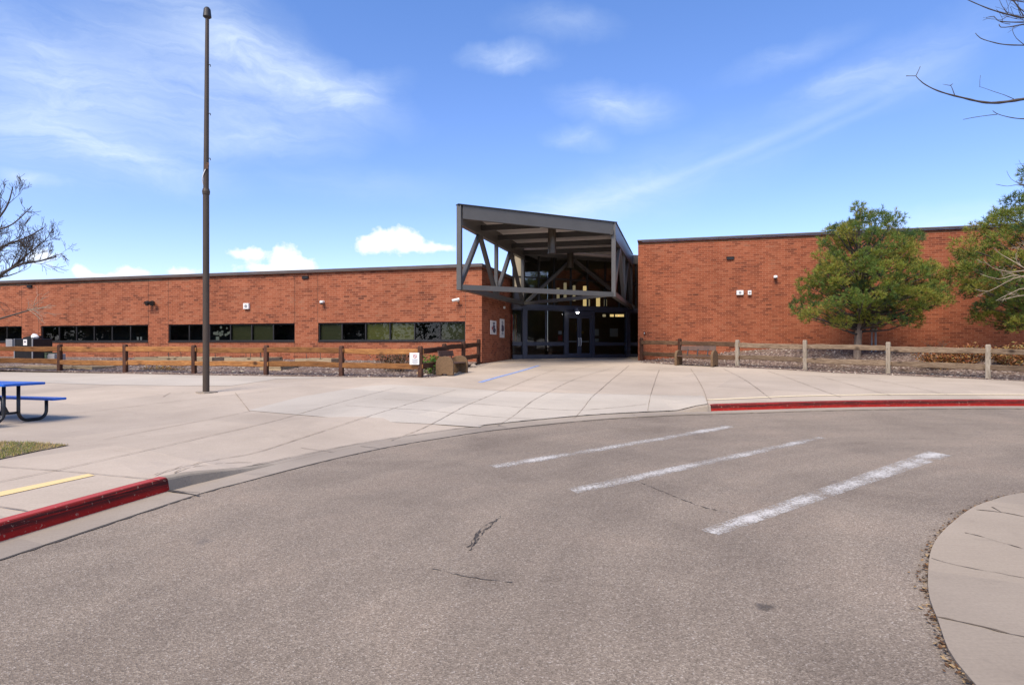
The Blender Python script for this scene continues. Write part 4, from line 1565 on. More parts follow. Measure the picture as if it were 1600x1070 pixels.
# red and gold banner behind the narrow left pane
mb = MB()
t0, t1 = ct(802.5), ct(811.5)
n = 8
for k in range(n):
    ta, tb = t0 + (t1 - t0) * k / n, t0 + (t1 - t0) * (k + 1) / n
    da, db = 0.25 + 0.05 * math.sin(k * 1.9), 0.25 + 0.05 * math.sin((k + 1) * 1.9)
    mb.face([Q(ta, CAM_Z + .25, da), Q(tb, CAM_Z + .25, db), Q(tb, CAM_Z + 1.65, db), Q(ta, CAM_Z + 1.65, da)], None, 1 if k in (5, 6) else 0)
link('banner', mb, [M['banner'], M['gold']], HALL, fix=False)
mb = MB()
mb.tube([P(901, 481, 33.1), P(901, 488, 33.1)], [0.12, 0.16], 12)
dlm = link('door_lamp', mb, M['frame'], HALL)
mb = MB()
mb.tube([P(902.5, 490, 32.95), P(902.5, 487.6, 32.95)], [0.05, 0.09], 10)
link('bulb', mb, M['lampwhite'], dlm)

# ------------------------------------------------------------------ steel truss canopy
FL, FR = Vector((-1.96, 23.0, 0)), Vector((4.34, 26.3, 0))
LR_, RR_ = Vector((0.56, 32.05, 0)), Vector((6.85, 35.45, 0))
Z_C = CAM_Z + 2.18
CAN = thing('entrance_canopy', 'grey steel truss canopy jutting out at an angle over the entrance', 'canopy', (FL + FR + LR_ + RR_) / 4 + Vector((0, 0, FLOOR)))
up = Vector((0, 0, 1))
Zv = lambda p, z: Vector((p.x, p.y, z))
mb = MB()
mb.prism([(FL.x, FL.y), (FR.x, FR.y), (RR_.x, RR_.y), (LR_.x, LR_.y)], Vector((0, 0, Z_TOP - 0.16)), Vector((1, 0, 0)), Vector((0, 1, 0)), up, 0.10)
link('roof_deck', mb, M['deck'], CAN)
mb = MB()
fz = (Z_TOP + Z_FB) / 2
fd = (FR - FL).normalized()
mb.bar(Zv(FL + fd * .10, fz), Zv(FR - fd * .10, fz), 0.15, Z_TOP - Z_FB - .02, up)
mb.bar(Zv(FR + (RR_ - FR).normalized() * .09, fz), Zv(RR_, fz), 0.16, Z_TOP - Z_FB - .02)
mb.bar(Zv(FL + (LR_ - FL).normalized() * .09, fz), Zv(LR_, fz), 0.16, Z_TOP - Z_FB - .02)
link('fascia', mb, M['steel'], CAN)
mb = MB()
mb.bar(Zv(FL, Z_TOP), Zv(FR, Z_TOP), 0.24, 0.035, up, 0, 0.1)
mb.bar(Zv(FR, Z_TOP + .002), Zv(RR_, Z_TOP + .002), 0.24, 0.035)
mb.bar(Zv(FL, Z_TOP + .002), Zv(LR_, Z_TOP + .002), 0.24, 0.035)
link('drip_edge', mb, M['winframe'], CAN)
ZB = Z_FB - 0.11
TL, TR_ = [FL + (LR_ - FL) * k for k in (0, .25, .5, .75, 1)], [FR + (RR_ - FR) * k for k in (0, .25, .5, .75, 1)]
for ch, nm in ((TL, 'left'), (TR_, 'right')):
    mb = MB()
    mb.bar(Zv(ch[0], ZB), Zv(ch[4], ZB), 0.20, 0.22)
    link('top_chord', mb, M['steel'], CAN)
    mb = MB()
    mb.bar(Zv(ch[0], Z_C), Zv(ch[4], Z_C), 0.20, 0.20)
    link('bottom_chord', mb, M['steel'], CAN)
    # post at the front, a vertical in the middle, four diagonals in two V panels
    for a, za, b, zb, w_ in ((0, Z_C - .1, 0, Z_TOP - .03, .17), (2, Z_C, 2, ZB, .15), (4, Z_C, 4, ZB, .15)):
        mb = MB()
        mb.bar(Zv(ch[a], za), Zv(ch[b], zb), w_, w_, (ch[4] - ch[0]).normalized())
        link('post', mb, M['steel'], CAN)
    for a, b in ((0, 1), (2, 1), (2, 3), (4, 3)):
        mb = MB()
        mb.bar(Zv(ch[a], Z_C + .05), Zv(ch[b], ZB - .05), 0.155, 0.18)
        link('diagonal', mb, M['steel'], CAN)
mb = MB()
mb.bar(Zv(FL + fd * .09, Z_C + .0), Zv(FR - fd * .09, Z_C + .0), 0.16, 0.19, up)
link('bottom_chord', mb, M['steel'], CAN)
for a, za, b, zb in ((LR_, Z_C, (LR_ + RR_) / 2 - s_v * 0.7, ZB), (RR_, Z_C, (LR_ + RR_) / 2 - s_v * 0.5, ZB), (LR_, Z_C, FR, Z_C - .0)):
    mb = MB()
    ia = n_out * 0.25 if a is not FR else Vector()
    mb.bar(Zv(a + n_out * .22, za), Zv(b + (n_out * .22 if b is not FR else Vector()), zb), 0.17, 0.15)
    link('brace', mb, M['steel'], CAN)
# roof beams running square to the trusses
for k in (.25, .5, .75, .985):
    p = FL + (LR_ - FL) * k
    # meet the right truss, or the front fascia for the first
    o, d = (FR, (RR_ - FR)) if k > .3 else (FL, (FR - FL))
    den = r_v.x * d.y - r_v.y * d.x
    t = ((o.x - p.x) * d.y - (o.y - p.y) * d.x) / den
    mb = MB()
    mb.bar(Zv(p, Z_FB + .09), Zv(p + r_v * t, Z_FB + .09), 0.16, 0.22)
    link('roof_beam', mb, M['beam'], CAN)
for px, y0, y1, yy in ((862.5, 366, 397, 26.35), (891, 396, 418, 32.6)):
    mb = MB()
    b_, t_ = P(px, y1, yy), P(px, y0, yy)
    mb.tube([b_, b_ + (t_ - b_) * .04, t_, Zv(t_, Z_TOP - .16)], [0.17, 0.175, 0.175, 0.175], 20)
    tag(link('pendant_light', mb, simple('aged bronze', (0.10, 0.082, 0.062), (0.07, 0.058, 0.046), 3, 0.38, 0.6), None, smooth=False),
        'bronze cylinder light hanging from the canopy roof ' + ('nearer the front edge' if yy < 30 else 'close to the dark upper glass'), 'light', 'cylinder lights under the canopy')

# ------------------------------------------------------------------ fittings on the walls


def on_left(px, py, out=0.0):
    p = C0 + u_l * left_t(px)
    return Vector((p.x, p.y, zpx(py, p.y))) - d_v * out


def on_right(px, py, out=0.0):
    p = S0 + r_v * on_line(px, S0, r_v)
    return Vector((p.x, p.y, zpx(py, p.y))) - d_v * out


def slot_light(p, label):
    t = thing('wall_light', label, 'light', p, RZF, 'dark slot lights high on the brick walls')
    mb = MB()
    mb.bar(p - r_v * .16 - d_v * .03, p + r_v * .16 - d_v * .03, 0.08, 0.11)
    link('housing', mb, M['winframe'], t, bevel=.01)
    mb = MB()
    mb.bar(p - r_v * .18 - d_v * .05 + up * .07, p + r_v * .18 - d_v * .05 + up * .07, 0.12, 0.025)
    link('hood', mb, M['bronze'], t)
    mb = MB()
    mb.bar(p - r_v * .11 - d_v * .072 - up * .01, p + r_v * .11 - d_v * .072 - up * .01, 0.01, 0.035)
    link('lens', mb, M['winframe'], t)


slot_light(on_left(47, 448), 'dark slot light high on the brick beside the bare tree')
slot_light(on_left(477.5, 434), 'dark slot light high on the narrow brick pier between windows')
slot_light(on_right(1141, 404), 'dark slot light on the tall brick wall left of the pine')


def speaker(p, w, h, label):
    t = thing('wall_speaker', label, 'speaker', p, RZF)
    mb = MB()
    mb.bar(p - r_v * w / 2 - d_v * .06, p + r_v * w / 2 - d_v * .06, 0.12, h)
    link('housing', mb, M['white'], t, bevel=.012)
    mb = MB()
    g_ = min(w, h) * .27
    mb.tube([p - d_v * .121, p - d_v * .130], [g_, g_], 18)
    link('grille', mb, M['greybox'], t)


speaker(on_left(386.5, 478.5), .31, .29, 'white square wall speaker with round grille above the flagpole window')
speaker(on_right(1156, 457.5), .31, .22, 'wider of two white boxes side by side on the tall brick wall')
speaker(on_right(1171, 457.5), .16, .21, 'narrower of two white boxes side by side on the tall brick wall')


def dome_camera(p, label):
    t = thing('security_camera', label, 'camera', p, RZF)
    mb = MB()
    mb.tube([p, p - d_v * .12], [.07, .07], 14)
    link('mount', mb, M['white'], t)
    mb = MB()
    c = p - d_v * .17 - up * .03
    mb.tube([c + up * .09, c + up * .07, c, c - up * .04], [.05, .085, .09, .08], 14)
    hs = link('housing', mb, M['white'], t, smooth=True)
    mb = MB()
    mb.tube([c - up * .041, c - up * .07, c - up * .095, c - up * .10], [.075, .066, .035, .005], 14)
    link('lens', mb, M['black'], t, smooth=True)


dome_camera(on_left(505.5, 472), 'small white dome camera above the right end ribbon window')
dome_camera(on_right(1211, 433), 'small white dome camera beside the pine on the tall wall')


def bullet_camera(p, label):
    t = thing('security_camera', label, 'camera', p, RZF)
    mb = MB()
    mb.tube([p, p - d_v * .10], [.05, .045], 12)
    mb.tube([p - d_v * .10, p - d_v * .2 + up * .03], [.025, .025], 8)
    link('bracket', mb, M['white'], t)
    mb = MB()
    a, b = p - d_v * .2 + up * .06 + r_v * .13, p - d_v * .34 - up * .02 - r_v * .17
    mb.tube([a, a + (b - a) * .05, b], [.05, .065, .06], 14)
    link('housing', mb, M['white'], t)
    mb = MB()
    mb.tube([b + (b - a) * .002, b + (b - a) * .02], [.045, .045], 12)
    link('lens', mb, M['black'], t)


bullet_camera(on_left(716, 470), 'white bullet camera near the corner under the canopy post')
fl = thing('flood_light', 'dark twin flood light on the brick pier between ribbon windows', 'light', on_left(240, 473), RZF)
p = on_left(240, 473)
mb = MB()
mb.tube([p, p - d_v * .08], [.09, .09], 12)
link('mount', mb, M['winframe'], fl)
for s_ in (-1, 1):
    mb = MB()
    c = p - d_v * .14 + r_v * .12 * s_ + up * .03
    e = c - d_v * .18 - up * .10 + r_v * .05 * s_
    mb.tube([p - d_v * .07, c], [.025, .025], 6)
    mb.tube([c, c + (e - c) * .3, e], [.06, .11, .13], 12)
    link('lamp_head', mb, M['winframe'], fl)
hb = thing('hose_bib', 'small brass hose tap low on the brick beside the doors', 'tap', on_right(1007, 520), RZF)
p = on_right(1007, 520)
mb = MB()
mb.tube([p, p - d_v * .10, p - d_v * .13 - up * .06], [.03, .028, .024], 8)
link('spout', mb, M['greybox'], hb)
mb = MB()
mb.tube([p - d_v * .08 + up * .04, p - d_v * .08 + up * .06], [.06, .06], 10)
link('handle', mb, M['winframe'], hb)

# signs on the return wall
def on_ret(px, py, out=0.0):
    p = C0 + d_v * on_line(px, C0, d_v)
    return Vector((p.x, p.y, zpx(py, p.y))) + r_v * out


def wall_sign(pxc, y0, y1, w, label, blobs, group):
    c = on_ret(pxc, (y0 + y1) / 2, 0.015)
    h = (y1 - y0) / F * c.y
    t = thing('wall_sign', label, 'sign', c - up * h / 2, RZF, group)
    mb = MB()
    mb.bar(c - up * h / 2, c + up * h / 2, w, 0.02, r_v)
    link('board', mb, M['white'], t)
    for bx, bz, bw, bh, key in blobs:
        mb = MB()
        n = 14
        poly = [(bw * math.cos(6.283 * i / n) * random.uniform(.75, 1.1), bh * math.sin(6.283 * i / n) * random.uniform(.8, 1.1)) for i in range(n)]
        mb.prism(poly, c + r_v * .011 + d_v * bx + up * bz, d_v, up, r_v, 0.003)
        link('emblem', mb, M[key], t)


wall_sign(770.4, 501, 522.5, 0.95, 'white sign with dark and red emblem on the side brick wall', [(.04, .20, .22, .05, 'ink'), (.05, .03, .20, .13, 'ink'), (-.22, -.04, .10, .08, 'inkred'), (.1, -.13, .26, .12, 'ink')], 'white signs on the side brick wall')
wall_sign(784.2, 498.3, 527.5, 0.78, 'taller narrow white sign nearest the doors on side wall', [(.02, .28, .16, .10, 'inkgrey'), (.05, .0, .24, .2, 'ink'), (.02, -.26, .18, .06, 'inkgrey')], 'white signs on the side brick wall')
sl = thing('wall_sensor', 'tiny white sensor above the signs on side brick wall', 'sensor', on_ret(787, 480.5), RZF)
p = on_ret(787, 480.5)
mb = MB()
mb.bar(p - up * .06 + r_v * .04, p + up * .06 + r_v * .04, 0.12, 0.08, r_v)
link('housing', mb, M['offwhite'], sl)

# ------------------------------------------------------------------ rail fences


def rail_mesh(p0, p1, w, h, seed):
    """A split rail: slightly bowed, uneven along its length, with tapered ends."""
    rs = random.Random(seed)
    p0, p1 = Vector(p0), Vector(p1)
    a = (p1 - p0).normalized()
    s = a.cross(up).normalized()
    u = s.cross(a)
    n = 9
    mb = MB()
    ln = (p1 - p0).length
    rows = []
    bow, bow2 = rs.uniform(-.025, .025), rs.uniform(-.02, .02)
    for i in range(n + 1):
        t = i / n
        c = p0 + (p1 - p0) * t + u * (bow * math.sin(t * 3.14) + rs.uniform(-.008, .008)) + s * bow2 * math.sin(t * 3.14)
        k = 0.72 if i in (0, n) else rs.uniform(.92, 1.08)
        ww, hh = w * k, h * k * rs.uniform(.94, 1.06)
        rows.append([c + s * x * ww + u * y * hh for x, y in ((-.5, -.42), (-.3, -.5), (.35, -.5), (.5, -.36), (.5, .38), (.3, .5), (-.32, .5), (-.5, .4))])
    m = 8
    off = rs.uniform(0, 40)
    for i in range(n):
        for k in range(m):
            k2 = (k + 1) % m
            v0, v1 = k / m * .6, (k + 1) / m * .6
            mb.face([rows[i][k], rows[i][k2], rows[i + 1][k2], rows[i + 1][k]],
                    [(off + ln * i / n, v0), (off + ln * i / n, v1), (off + ln * (i + 1) / n, v1), (off + ln * (i + 1) / n, v0)])
    mb.face(rows[0][::-1])
    mb.face(rows[-1])
    return mb


def post_mesh(p, h, w, ang, seed):
    rs = random.Random(seed)
    mb = MB()
    off = rs.uniform(0, 30)
    ax, ay = Vector((math.cos(ang), math.sin(ang), 0)), Vector((-math.sin(ang), math.cos(ang), 0))
    prof = [(-.25, 1.0), (.05, 1.02), (h * .5, .98), (h - .05, 1.0), (h - .015, .86), (h, .70)]
    ring = [(-.5, -.38), (-.38, -.5), (.38, -.5), (.5, -.38), (.5, .38), (.38, .5), (-.38, .5), (-.5, .38)]
    lean = Vector((rs.uniform(-.012, .012), rs.uniform(-.012, .012), 0))
    rows = [[Vector(p) + (ax * x + ay * y) * w * k + up * z + lean * z for x, y in ring] for z, k in prof]
    for i in range(len(rows) - 1):
        for k in range(8):
            k2 = (k + 1) % 8
            mb.face([rows[i][k], rows[i][k2], rows[i + 1][k2], rows[i + 1][k]],
                    [(off + prof[i][0], k / 8 * .6), (off + prof[i][0], (k + 1) / 8 * .6), (off + prof[i + 1][0], (k + 1) / 8 * .6), (off + prof[i + 1][0], k / 8 * .6)])
    mb.face(rows[-1])
    return mb


def fence(name, label, pts, h, rail_m, post_m, zr, posts=True, skip_first=False, rail_th=(0.10, 0.17), dark=None, group=None):
    z = lambda p: float(z_base(*p))
    f = thing(name, label, 'fence', (*pts[0], z(pts[0])), 0, group)
    for i, p in enumerate(pts):
        if i == 0 and skip_first:
            continue
        j = min(i + 1, len(pts) - 1)
        a = np.array(pts[j]) - np.array(pts[max(j - 1, 0)])
        link('post', post_mesh((*p, z(p)), h * random.uniform(.98, 1.03), 0.145, math.atan2(a[1], a[0]), i * 7 + len(pts)), post_m if dark is None or i < dark else M['post'], f)
    for i in range(len(pts) - 1):
        a, b = Vector((*pts[i], 0)), Vector((*pts[i + 1], 0))
        d = (b - a).normalized()
        side = Vector((d.y, -d.x, 0))
        for k, hz in enumerate(zr):
            o = side * (0.045 if (i + k) % 2 else -0.02)
            dz = random.uniform(-.015, .015)
            link('rail', rail_mesh(a - d * .10 + o + up * (z(pts[i]) + hz + dz), b + d * .10 + o + up * (z(pts[i + 1]) + hz + dz), *rail_th, i * 13 + k * 5 + len(pts)), rail_m if dark is None or i < dark - 1 else M['rail_old'], f)
    return f


fl_pts = [(-3.04 - 2.76 * i, 20.45 + 0.50 * i) for i in range(9)]
fence('rail_fence', 'orange brown split rail fence with dark posts along the pale concrete strip', fl_pts, 1.03, M['rail'], M['post'], (0.36, 0.855), rail_th=(0.10, 0.185))
fence('rail_fence', 'short shade darkened brown rail fence running back to the brick corner', [(-3.04, 20.45), (-2.49, 22.65), (-1.96, 24.85), (-1.47, 27.0)], 1.07, M['rail_shade'], M['post'], (0.36, 0.88), skip_first=True, rail_th=(0.09, 0.18))
fr_pts = [(17.5, 17.95), (15.45, 20.0), (13.4, 21.95), (11.35, 23.85), (9.4, 25.7), (7.55, 27.7), (6.33, 30.15)]
fence('rail_fence', 'weathered grey split rail fence with pale posts before the pines', fr_pts, 1.12, M['rail_grey'], M['post_grey'], (0.36, 0.90), rail_th=(0.10, 0.19), dark=5)

# notice on the brown fence
c = Vector((-3.06, 20.33, 0))
c.x = (647.5 - HX) / F * 20.33
zc0, zc1 = zpx(569.5, 20.33), zpx(551, 20.33)
ns = thing('notice_sign', 'white notice with red ring symbol fixed to the brown fence', 'sign', (c.x, c.y, zc0), 0)
mb = MB()
w_ = 15 / F * 20.33
mb.bar(Vector((c.x, c.y, zc0)), Vector((c.x, c.y, zc1)), w_, 0.012, (0, -1, 0))
link('board', mb, M['white'], ns)
mb = MB()
cc = Vector((c.x + .02, c.y - .008, zc1 - .115))
for k in range(20):
    a0, a1 = k / 20 * 6.2832, (k + 1) / 20 * 6.2832
    pts = [cc + Vector((math.cos(a), 0, math.sin(a))) * r_ for a, r_ in ((a0, .05), (a1, .05), (a1, .066), (a0, .066))]
    mb.face(pts)
mb.bar(cc + Vector((-.04, -.001, .04)), cc + Vector((.04, -.001, -.04)), 0.002, 0.015)
link('ring_symbol', mb, M['inkred'], ns, fix=False)
mb = MB()
mb.bar(cc + Vector((-.035, 0, 0)), cc + Vector((.03, 0, 0)), 0.002, 0.022)
for k in range(6):
    ww = [.085, .10, .075, .10, .09, .06][k]
    z_ = zc1 - .215 - k * .028
    mb.bar(Vector((c.x + .02 - ww, c.y - .008, z_)), Vector((c.x + .02 + ww, c.y - .008, z_)), 0.002, 0.013)
link('lettering', mb, M['inkgrey'], ns, fix=False)

# ------------------------------------------------------------------ benches
BEN = thing('bench', 'brown bench facing the plaza beside the notice on the fence', 'bench', (0, 0, 0), 0, 'benches with brown stone ends')
local(BEN)
BL = 1.55            # along local x; the bench faces local -y


def bench_end(x):
    poly = [(x * 1.15, y) for x, y in [(-.27, 0), (-.10, 0), (-.06, .055), (.06, .055), (.10, 0), (.27, 0), (.28, .40), (.26, .50), (.20, .585), (.11, .635), (0, .65), (-.11, .635), (-.20, .58), (-.255, .49), (-.275, .38)]]
    mb = MB()
    mb.prism(poly, (x - .05, 0, 0), (0, 1, 0), (0, 0, 1), (1, 0, 0), .10)
    return mb


for x in (-BL / 2, BL / 2):
    link('end_slab', bench_end(x), M['slab'], BEN, bevel=.012)
mb = MB()
for k in range(3):
    mb.bar((-BL / 2 + .05, -.19 + k * .145, .40), (BL / 2 - .05, -.19 + k * .145, .40), .135, .045)
link('seat', mb, M['plank'], BEN, bevel=.006)
mb = MB()
mb.bar((-BL / 2 + .02, .245, .73), (BL / 2 - .02, .245, .73), .04, .20, (0, .22, 1))
link('backrest', mb, M['plank'], BEN, bevel=.006)
for x in (-BL * .28, 0, BL * .28):
    mb = MB()
    mb.bar((x, .12, .41), (x + .0, .235, .72), .04, .02)
    link('support', mb, M['black'], BEN)
d1 = math.atan2(0.97, 0.245)
BEN.location = (-2.10, 21.75, float(z_base(0, 21.7)))
BEN.rotation_euler = (0, 0, math.atan2(2.2, .54))      # seat side turned to the plaza
b2 = copy_tree(BEN)
b2['label'] = 'brown bench in front of the grey fence right of the doors'
b2.location = (7.72, 25.85, float(z_base(0, 26.1)))
b2.rotation_euler = (0, 0, math.atan2(-.72, .72) + .12)

# ------------------------------------------------------------------ flagpole
py_ = 16.6
pb = unproject(322, 613.5, z_base)
PB = Vector((pb[0], pb[1], float(z_base(*pb))))
FP = thing('flagpole', 'tall dark bronze pole with a small cap standing on the plaza', 'pole', PB, 0)
zt = zpx(27, pb[1])
rb = 4.9 / F * pb[1]
mb = MB()
zj = zpx(296, pb[1])
mb.tube([PB, Vector((PB.x, PB.y, zj))], [rb, rb * .94], 20)
mb.tube([Vector((PB.x, PB.y, zj)), Vector((PB.x + .03, PB.y, zt))], [rb * .84, rb * .55], 20)
link('shaft', mb, M['bronze'], FP)
mb = MB()
mb.tube([Vector((PB.x, PB.y, zj - .14)), Vector((PB.x, PB.y, zj - .06)), Vector((PB.x, PB.y, zj + .02))], [rb * 1.05, rb * 1.18, rb * .95], 20)
link('collar', mb, M['bronze'], FP)
mb = MB()
ztop = Vector((PB.x + .03, PB.y, zt))
mb.tube([ztop - up * .03, ztop, ztop + up * .20, ztop + up * .25], [.07, .105, .085, .05], 16)
link('cap', mb, M['winframe'], FP)
mb = MB()
rr = random.Random(4)
poly = []
for k in range(14):
    a = 6.283 * k / 14
    rad = .27 * (1 + .12 * math.sin(3 * a) + rr.uniform(-.06, .06))
    poly.append((rad * math.cos(a), rad * .8 * math.sin(a)))
mb.prism(poly, PB - up * .02, (1, 0, 0), (0, 1, 0), (0, 0, 1), .05)
link('base_pad', mb, M['gutter'], FP)
mb = MB()
for py0, sx in ((102, 1), (178, 1), (248, 1)):
    z = zpx(py0, pb[1])
    mb.tube([Vector((PB.x + rb * .5, PB.y - .02, z)), Vector((PB.x + rb * .5 + .08, PB.y - .02, z)), Vector((PB.x + rb * .5 + .085, PB.y - .02, z - .05))], .011, 6)
link('hook', mb, M['winframe'], FP)
mb = MB()
z0 = zpx(262, pb[1])
mb.box(Vector((PB.x + rb * .55, PB.y - rb * .85, z0)), (.07, .08, .12), .4)
mb.box(Vector((PB.x + rb * .8, PB.y - rb * .55, z0 + .07)), (.06, .07, .09), .4)
ck = link('cleat', mb, M['brown'], FP)
mb = MB()
hel = []
for k in range(24):
    a = -1.0 - k * .14
    hel.append(Vector((PB.x + rb * 1.02 * math.cos(a), PB.y + rb * 1.02 * math.sin(a), z0 - .02 - k * .025)))
mb.tube(hel, .012, 6)
link('rope', mb, M['white'], FP)

# ------------------------------------------------------------------ picnic table
Yt = 11.7
T_ = Vector(((73 - HX) / F * Yt, Yt, 0))
GZ = float(z_base(T_.x, Yt))
PT = thing('picnic_table', 'blue coated picnic table with black tube legs cut by the left edge', 'picnic table', (T_.x + u_l.x * .9, T_.y + u_l.y * .9, GZ), 0)
W = lambda a, o, z: T_ + u_l * a + d_v * o + up * (GZ + z)       # a: from the right end, o: from the far edge, + is away
TH = CAM_Z - GZ - 56.5 / F * Yt + 0.0
LT = 1.85


def plate(a0, a1, o0, o1, z1, th, r_=.05):
    mb = MB()
    poly = []
    for ca, co, s0 in ((a1 - r_, o1 - r_, 0), (a0 + r_, o1 - r_, 90), (a0 + r_, o0 + r_, 180), (a1 - r_, o0 + r_, 270)):
        for k in range(5):
            an = R(s0 + k * 22.5)
            poly.append((ca + r_ * math.cos(an), co + r_ * math.sin(an)))
    mb.prism(poly, T_ + up * (GZ + z1 - th), u_l, d_v, up, th)
    return mb


link('tabletop', plate(0, LT, -.78, 0, TH, .045), M['blue'], PT, bevel=.008)
SH = CAM_Z - GZ - 80.5 / F * (Yt + .42)
for o0, o1 in ((.13, .42), (-1.20, -.91)):
    link('seat', plate(0, LT, o0, o1, SH, .042), M['blue'], PT, bevel=.008)
for a in (.354, LT - .354):
    for sgn in (1, -1):
        co = -.39
        pts = [W(a, co + sgn * .13, TH - .045), W(a, co + sgn * .13, .20)]
        for k in range(1, 7):
            an = R(90 * k / 6)
            pts.append(W(a, co + sgn * (.13 + .17 * (1 - math.cos(an))), .205 - .17 * math.sin(an)))
        e = .66
        for k in range(0, 7):
            an = R(90 * k / 6)
            pts.append(W(a, co + sgn * (e - .15 + .15 * math.sin(an)), .185 - .15 * math.cos(an)))
        pts.append(W(a, co + sgn * e, SH - .042))
        mb = MB()
        mb.tube(pts, .031, 12)
        link('leg', mb, M['black'], PT, smooth=True)
    mb = MB()
    mb.tube([W(a, co - .13, .19), W(a, co + .13, .19)], .024, 10)
    s_ = 1 if a < 1 else -1
    mb.tube([W(a, co - .05, .19), W(a + s_ * .45, co, TH - .05)], .02, 8)
    link('brace', mb, M['black'], PT, smooth=True)

# ------------------------------------------------------------------ behind the brown fence
CB = thing('cabinet', 'dark steel cabinet with white notice behind the fence at left', 'cabinet', (*P(40, 540, 27.5).xy, float(z_base(0, 27.5))), RZF)
yb = 27.5
c0, c1_ = P(23, 563, yb), P(58.5, 563, yb)
wdt = (c1_ - c0).x / .966
zb0, zb1 = float(z_base(0, yb)) - .05, zpx(529, yb)
o = Vector((c0.x, yb, 0))
mb = MB()
cen = o + r_v * wdt / 2 + d_v * .45
mb.bar(Zv(cen, zb0), Zv(cen, zb1), wdt, .9, d_v)
link('body', mb, M['black'], CB, bevel=.015)
for k in (0, 1):
    mb = MB()
    q = o + r_v * wdt * k - d_v * .012
    mb.bar(Zv(q, zb0), Zv(q, zb1), .045, .03, d_v)
    link('corner_trim', mb, M['greybox'], CB)
mb = MB()
q = o + r_v * wdt * .60 - d_v * .013
mb.bar(Zv(q, zb1 - .30), Zv(q, zb1 - .04), .22, .01, d_v)
nt_ = link('notice', mb, M['white'], CB)
mb = MB()
q = q - d_v * .01
mb.bar(Zv(q, zb1 - .17), Zv(q, zb1 - .11), .09, .006, d_v)
link('lettering', mb, M['ink'], nt_)
mb = MB()
mb.bar(Zv(o + d_v * .25 - r_v * .2, zb1 - .42), Zv(o + d_v * .25 - r_v * .2, zb1 - .02), .38, .7, d_v)
link('side_louvre', mb, M['greybox'], CB)
mb = MB()
mb.bar(Zv(cen - r_v * .3, zb1 + .005), Zv(cen + r_v * .22, zb1 + .09), .5, .10)
link('lid', mb, M['winframe'], CB)
bg_ = thing('plastic_bag', 'crumpled white bag lying on top of the dark cabinet', 'bag', Zv(cen + r_v * .33, zb1), 0)
mb = MB()
q = Zv(cen + r_v * .33 - d_v * .2, zb1)
mb.tube([q + up * .01, q + up * .05 + r_v * .02, q + up * .13 - r_v * .03, q + up * .19, q + up * .2], [.10, .15, .13, .09, .02], 9)
link('bag_body', mb, M['white'], bg_)
UB = thing('utility_box', 'low olive green utility box beside the dark cabinet', 'utility box', (*P(70, 556, 28).xy, float(z_base(0, 28))), RZF)
a, b = P(49, 552, 27.9), P(79, 552, 27.9)
zg = float(z_base(0, 27.9))
mb = MB()
mb.bar(Vector((a.x, a.y + .3, (zg + a.z) / 2)), Vector((b.x, b.y + .1, (zg + a.z) / 2)), .6, a.z - zg)
link('body', mb, M['greenbox'], UB, bevel=.02)
mb = MB()
mb.bar(Vector((b.x + .02, b.y + .12, (zg + a.z) / 2)), Vector((b.x + .42, b.y + .02, (zg + a.z) / 2)), .55, a.z - zg - .05)
link('side_panel', mb, M['greybox'], UB, bevel=.02)
mb = MB()
mb.bar(Vector((a.x - .02, a.y + .3, a.z + .02)), Vector((b.x + .05, b.y + .1, a.z + .02)), .66, .035)
link('lid', mb, M['greenbox'], UB, bevel=.008)


def planter(px0, px1, py, yy, depth, hgt, label, rods=()):
    """Raised bed of stacked bleached timbers filled with soil."""
    a = Vector(((px0 - HX) / F * yy, yy, 0))
    ax = Vector((.982, -.187, 0))
    ay = Vector((.187, .982, 0))
    L_ = ((px1 - px0) / F * yy) / .982
    zt_ = zpx(py, yy)
    t = thing('planter_bed', label, 'planter', Zv(a + ax * L_ / 2, zt_ - hgt), 0, 'timber planter beds behind the brown fence')
    n = max(1, int(hgt / .16))
    th = hgt / n
    mbf = MB()
    for k in range(n):
        z = zt_ - th * (k + .5)
        mbf.bar(Zv(a, z), Zv(a + ax * L_, z), .13, th - .012, up, 0, (.02 if k % 2 else 0))
    link('front_timber', mbf, M['timber'], t)
    for e in (0, L_):
        mbs = MB()
        for k in range(n):
            z = zt_ - th * (k + .5)
            q = a + ax * (e + (.065 if e == 0 else -.065))
            mbs.bar(Zv(q + ay * .07, z), Zv(q + ay * depth, z), .13, th - .016)
        link('side_timber', mbs, M['timber'], t)
    mbb = MB()
    mbb.bar(Zv(a + ay * depth, zt_ - th / 2), Zv(a + ay * depth + ax * L_, zt_ - th / 2), .13, th)
    link('back_timber', mbb, M['timber'], t)
    ms = MB()
    ms.face([Zv(a + ax * .05 + ay * .05, zt_ - .05), Zv(a + ax * (L_ - .05) + ay * .05, zt_ - .05), Zv(a + ax * (L_ - .05) + ay * depth, zt_ - .05), Zv(a + ax * .05 + ay * depth, zt_ - .05)])
    link('soil', ms, M['dirt'], t)
    for i, rx in enumerate(rods):
        mr = MB()
        q = a + ax * (rx - px0) / F * yy + ay * random.uniform(.2, depth - .1)
        mr.tube([Zv(q, zt_ - .1), Zv(q + ax * random.uniform(-.05, .05), zt_ + random.uniform(.18, .34))], .014, 6)
        link('stake', mr, M['bark_dark'], t)


planter(-30, 172, 571.5, 24.3, 1.0, .30, 'low grey timber planter nearest the dark cabinet')
planter(212, 345, 557.5, 27.0, 1.2, .34, 'bleached timber planter with stakes left of the flagpole', (246, 275, 287, 330))
planter(352, 418, 558.5, 25.6, 1.3, .46, 'bleached timber planter with stakes right of the flagpole', (365, 378, 392, 405))
planter(408, 442, 566, 23.4, 1.4, .42, 'short squat timber planter end beyond the fence post')
planter(462, 522, 560, 25.2, 1.1, .34, 'bleached timber planter standing alone with a twig arch', (470, 486))

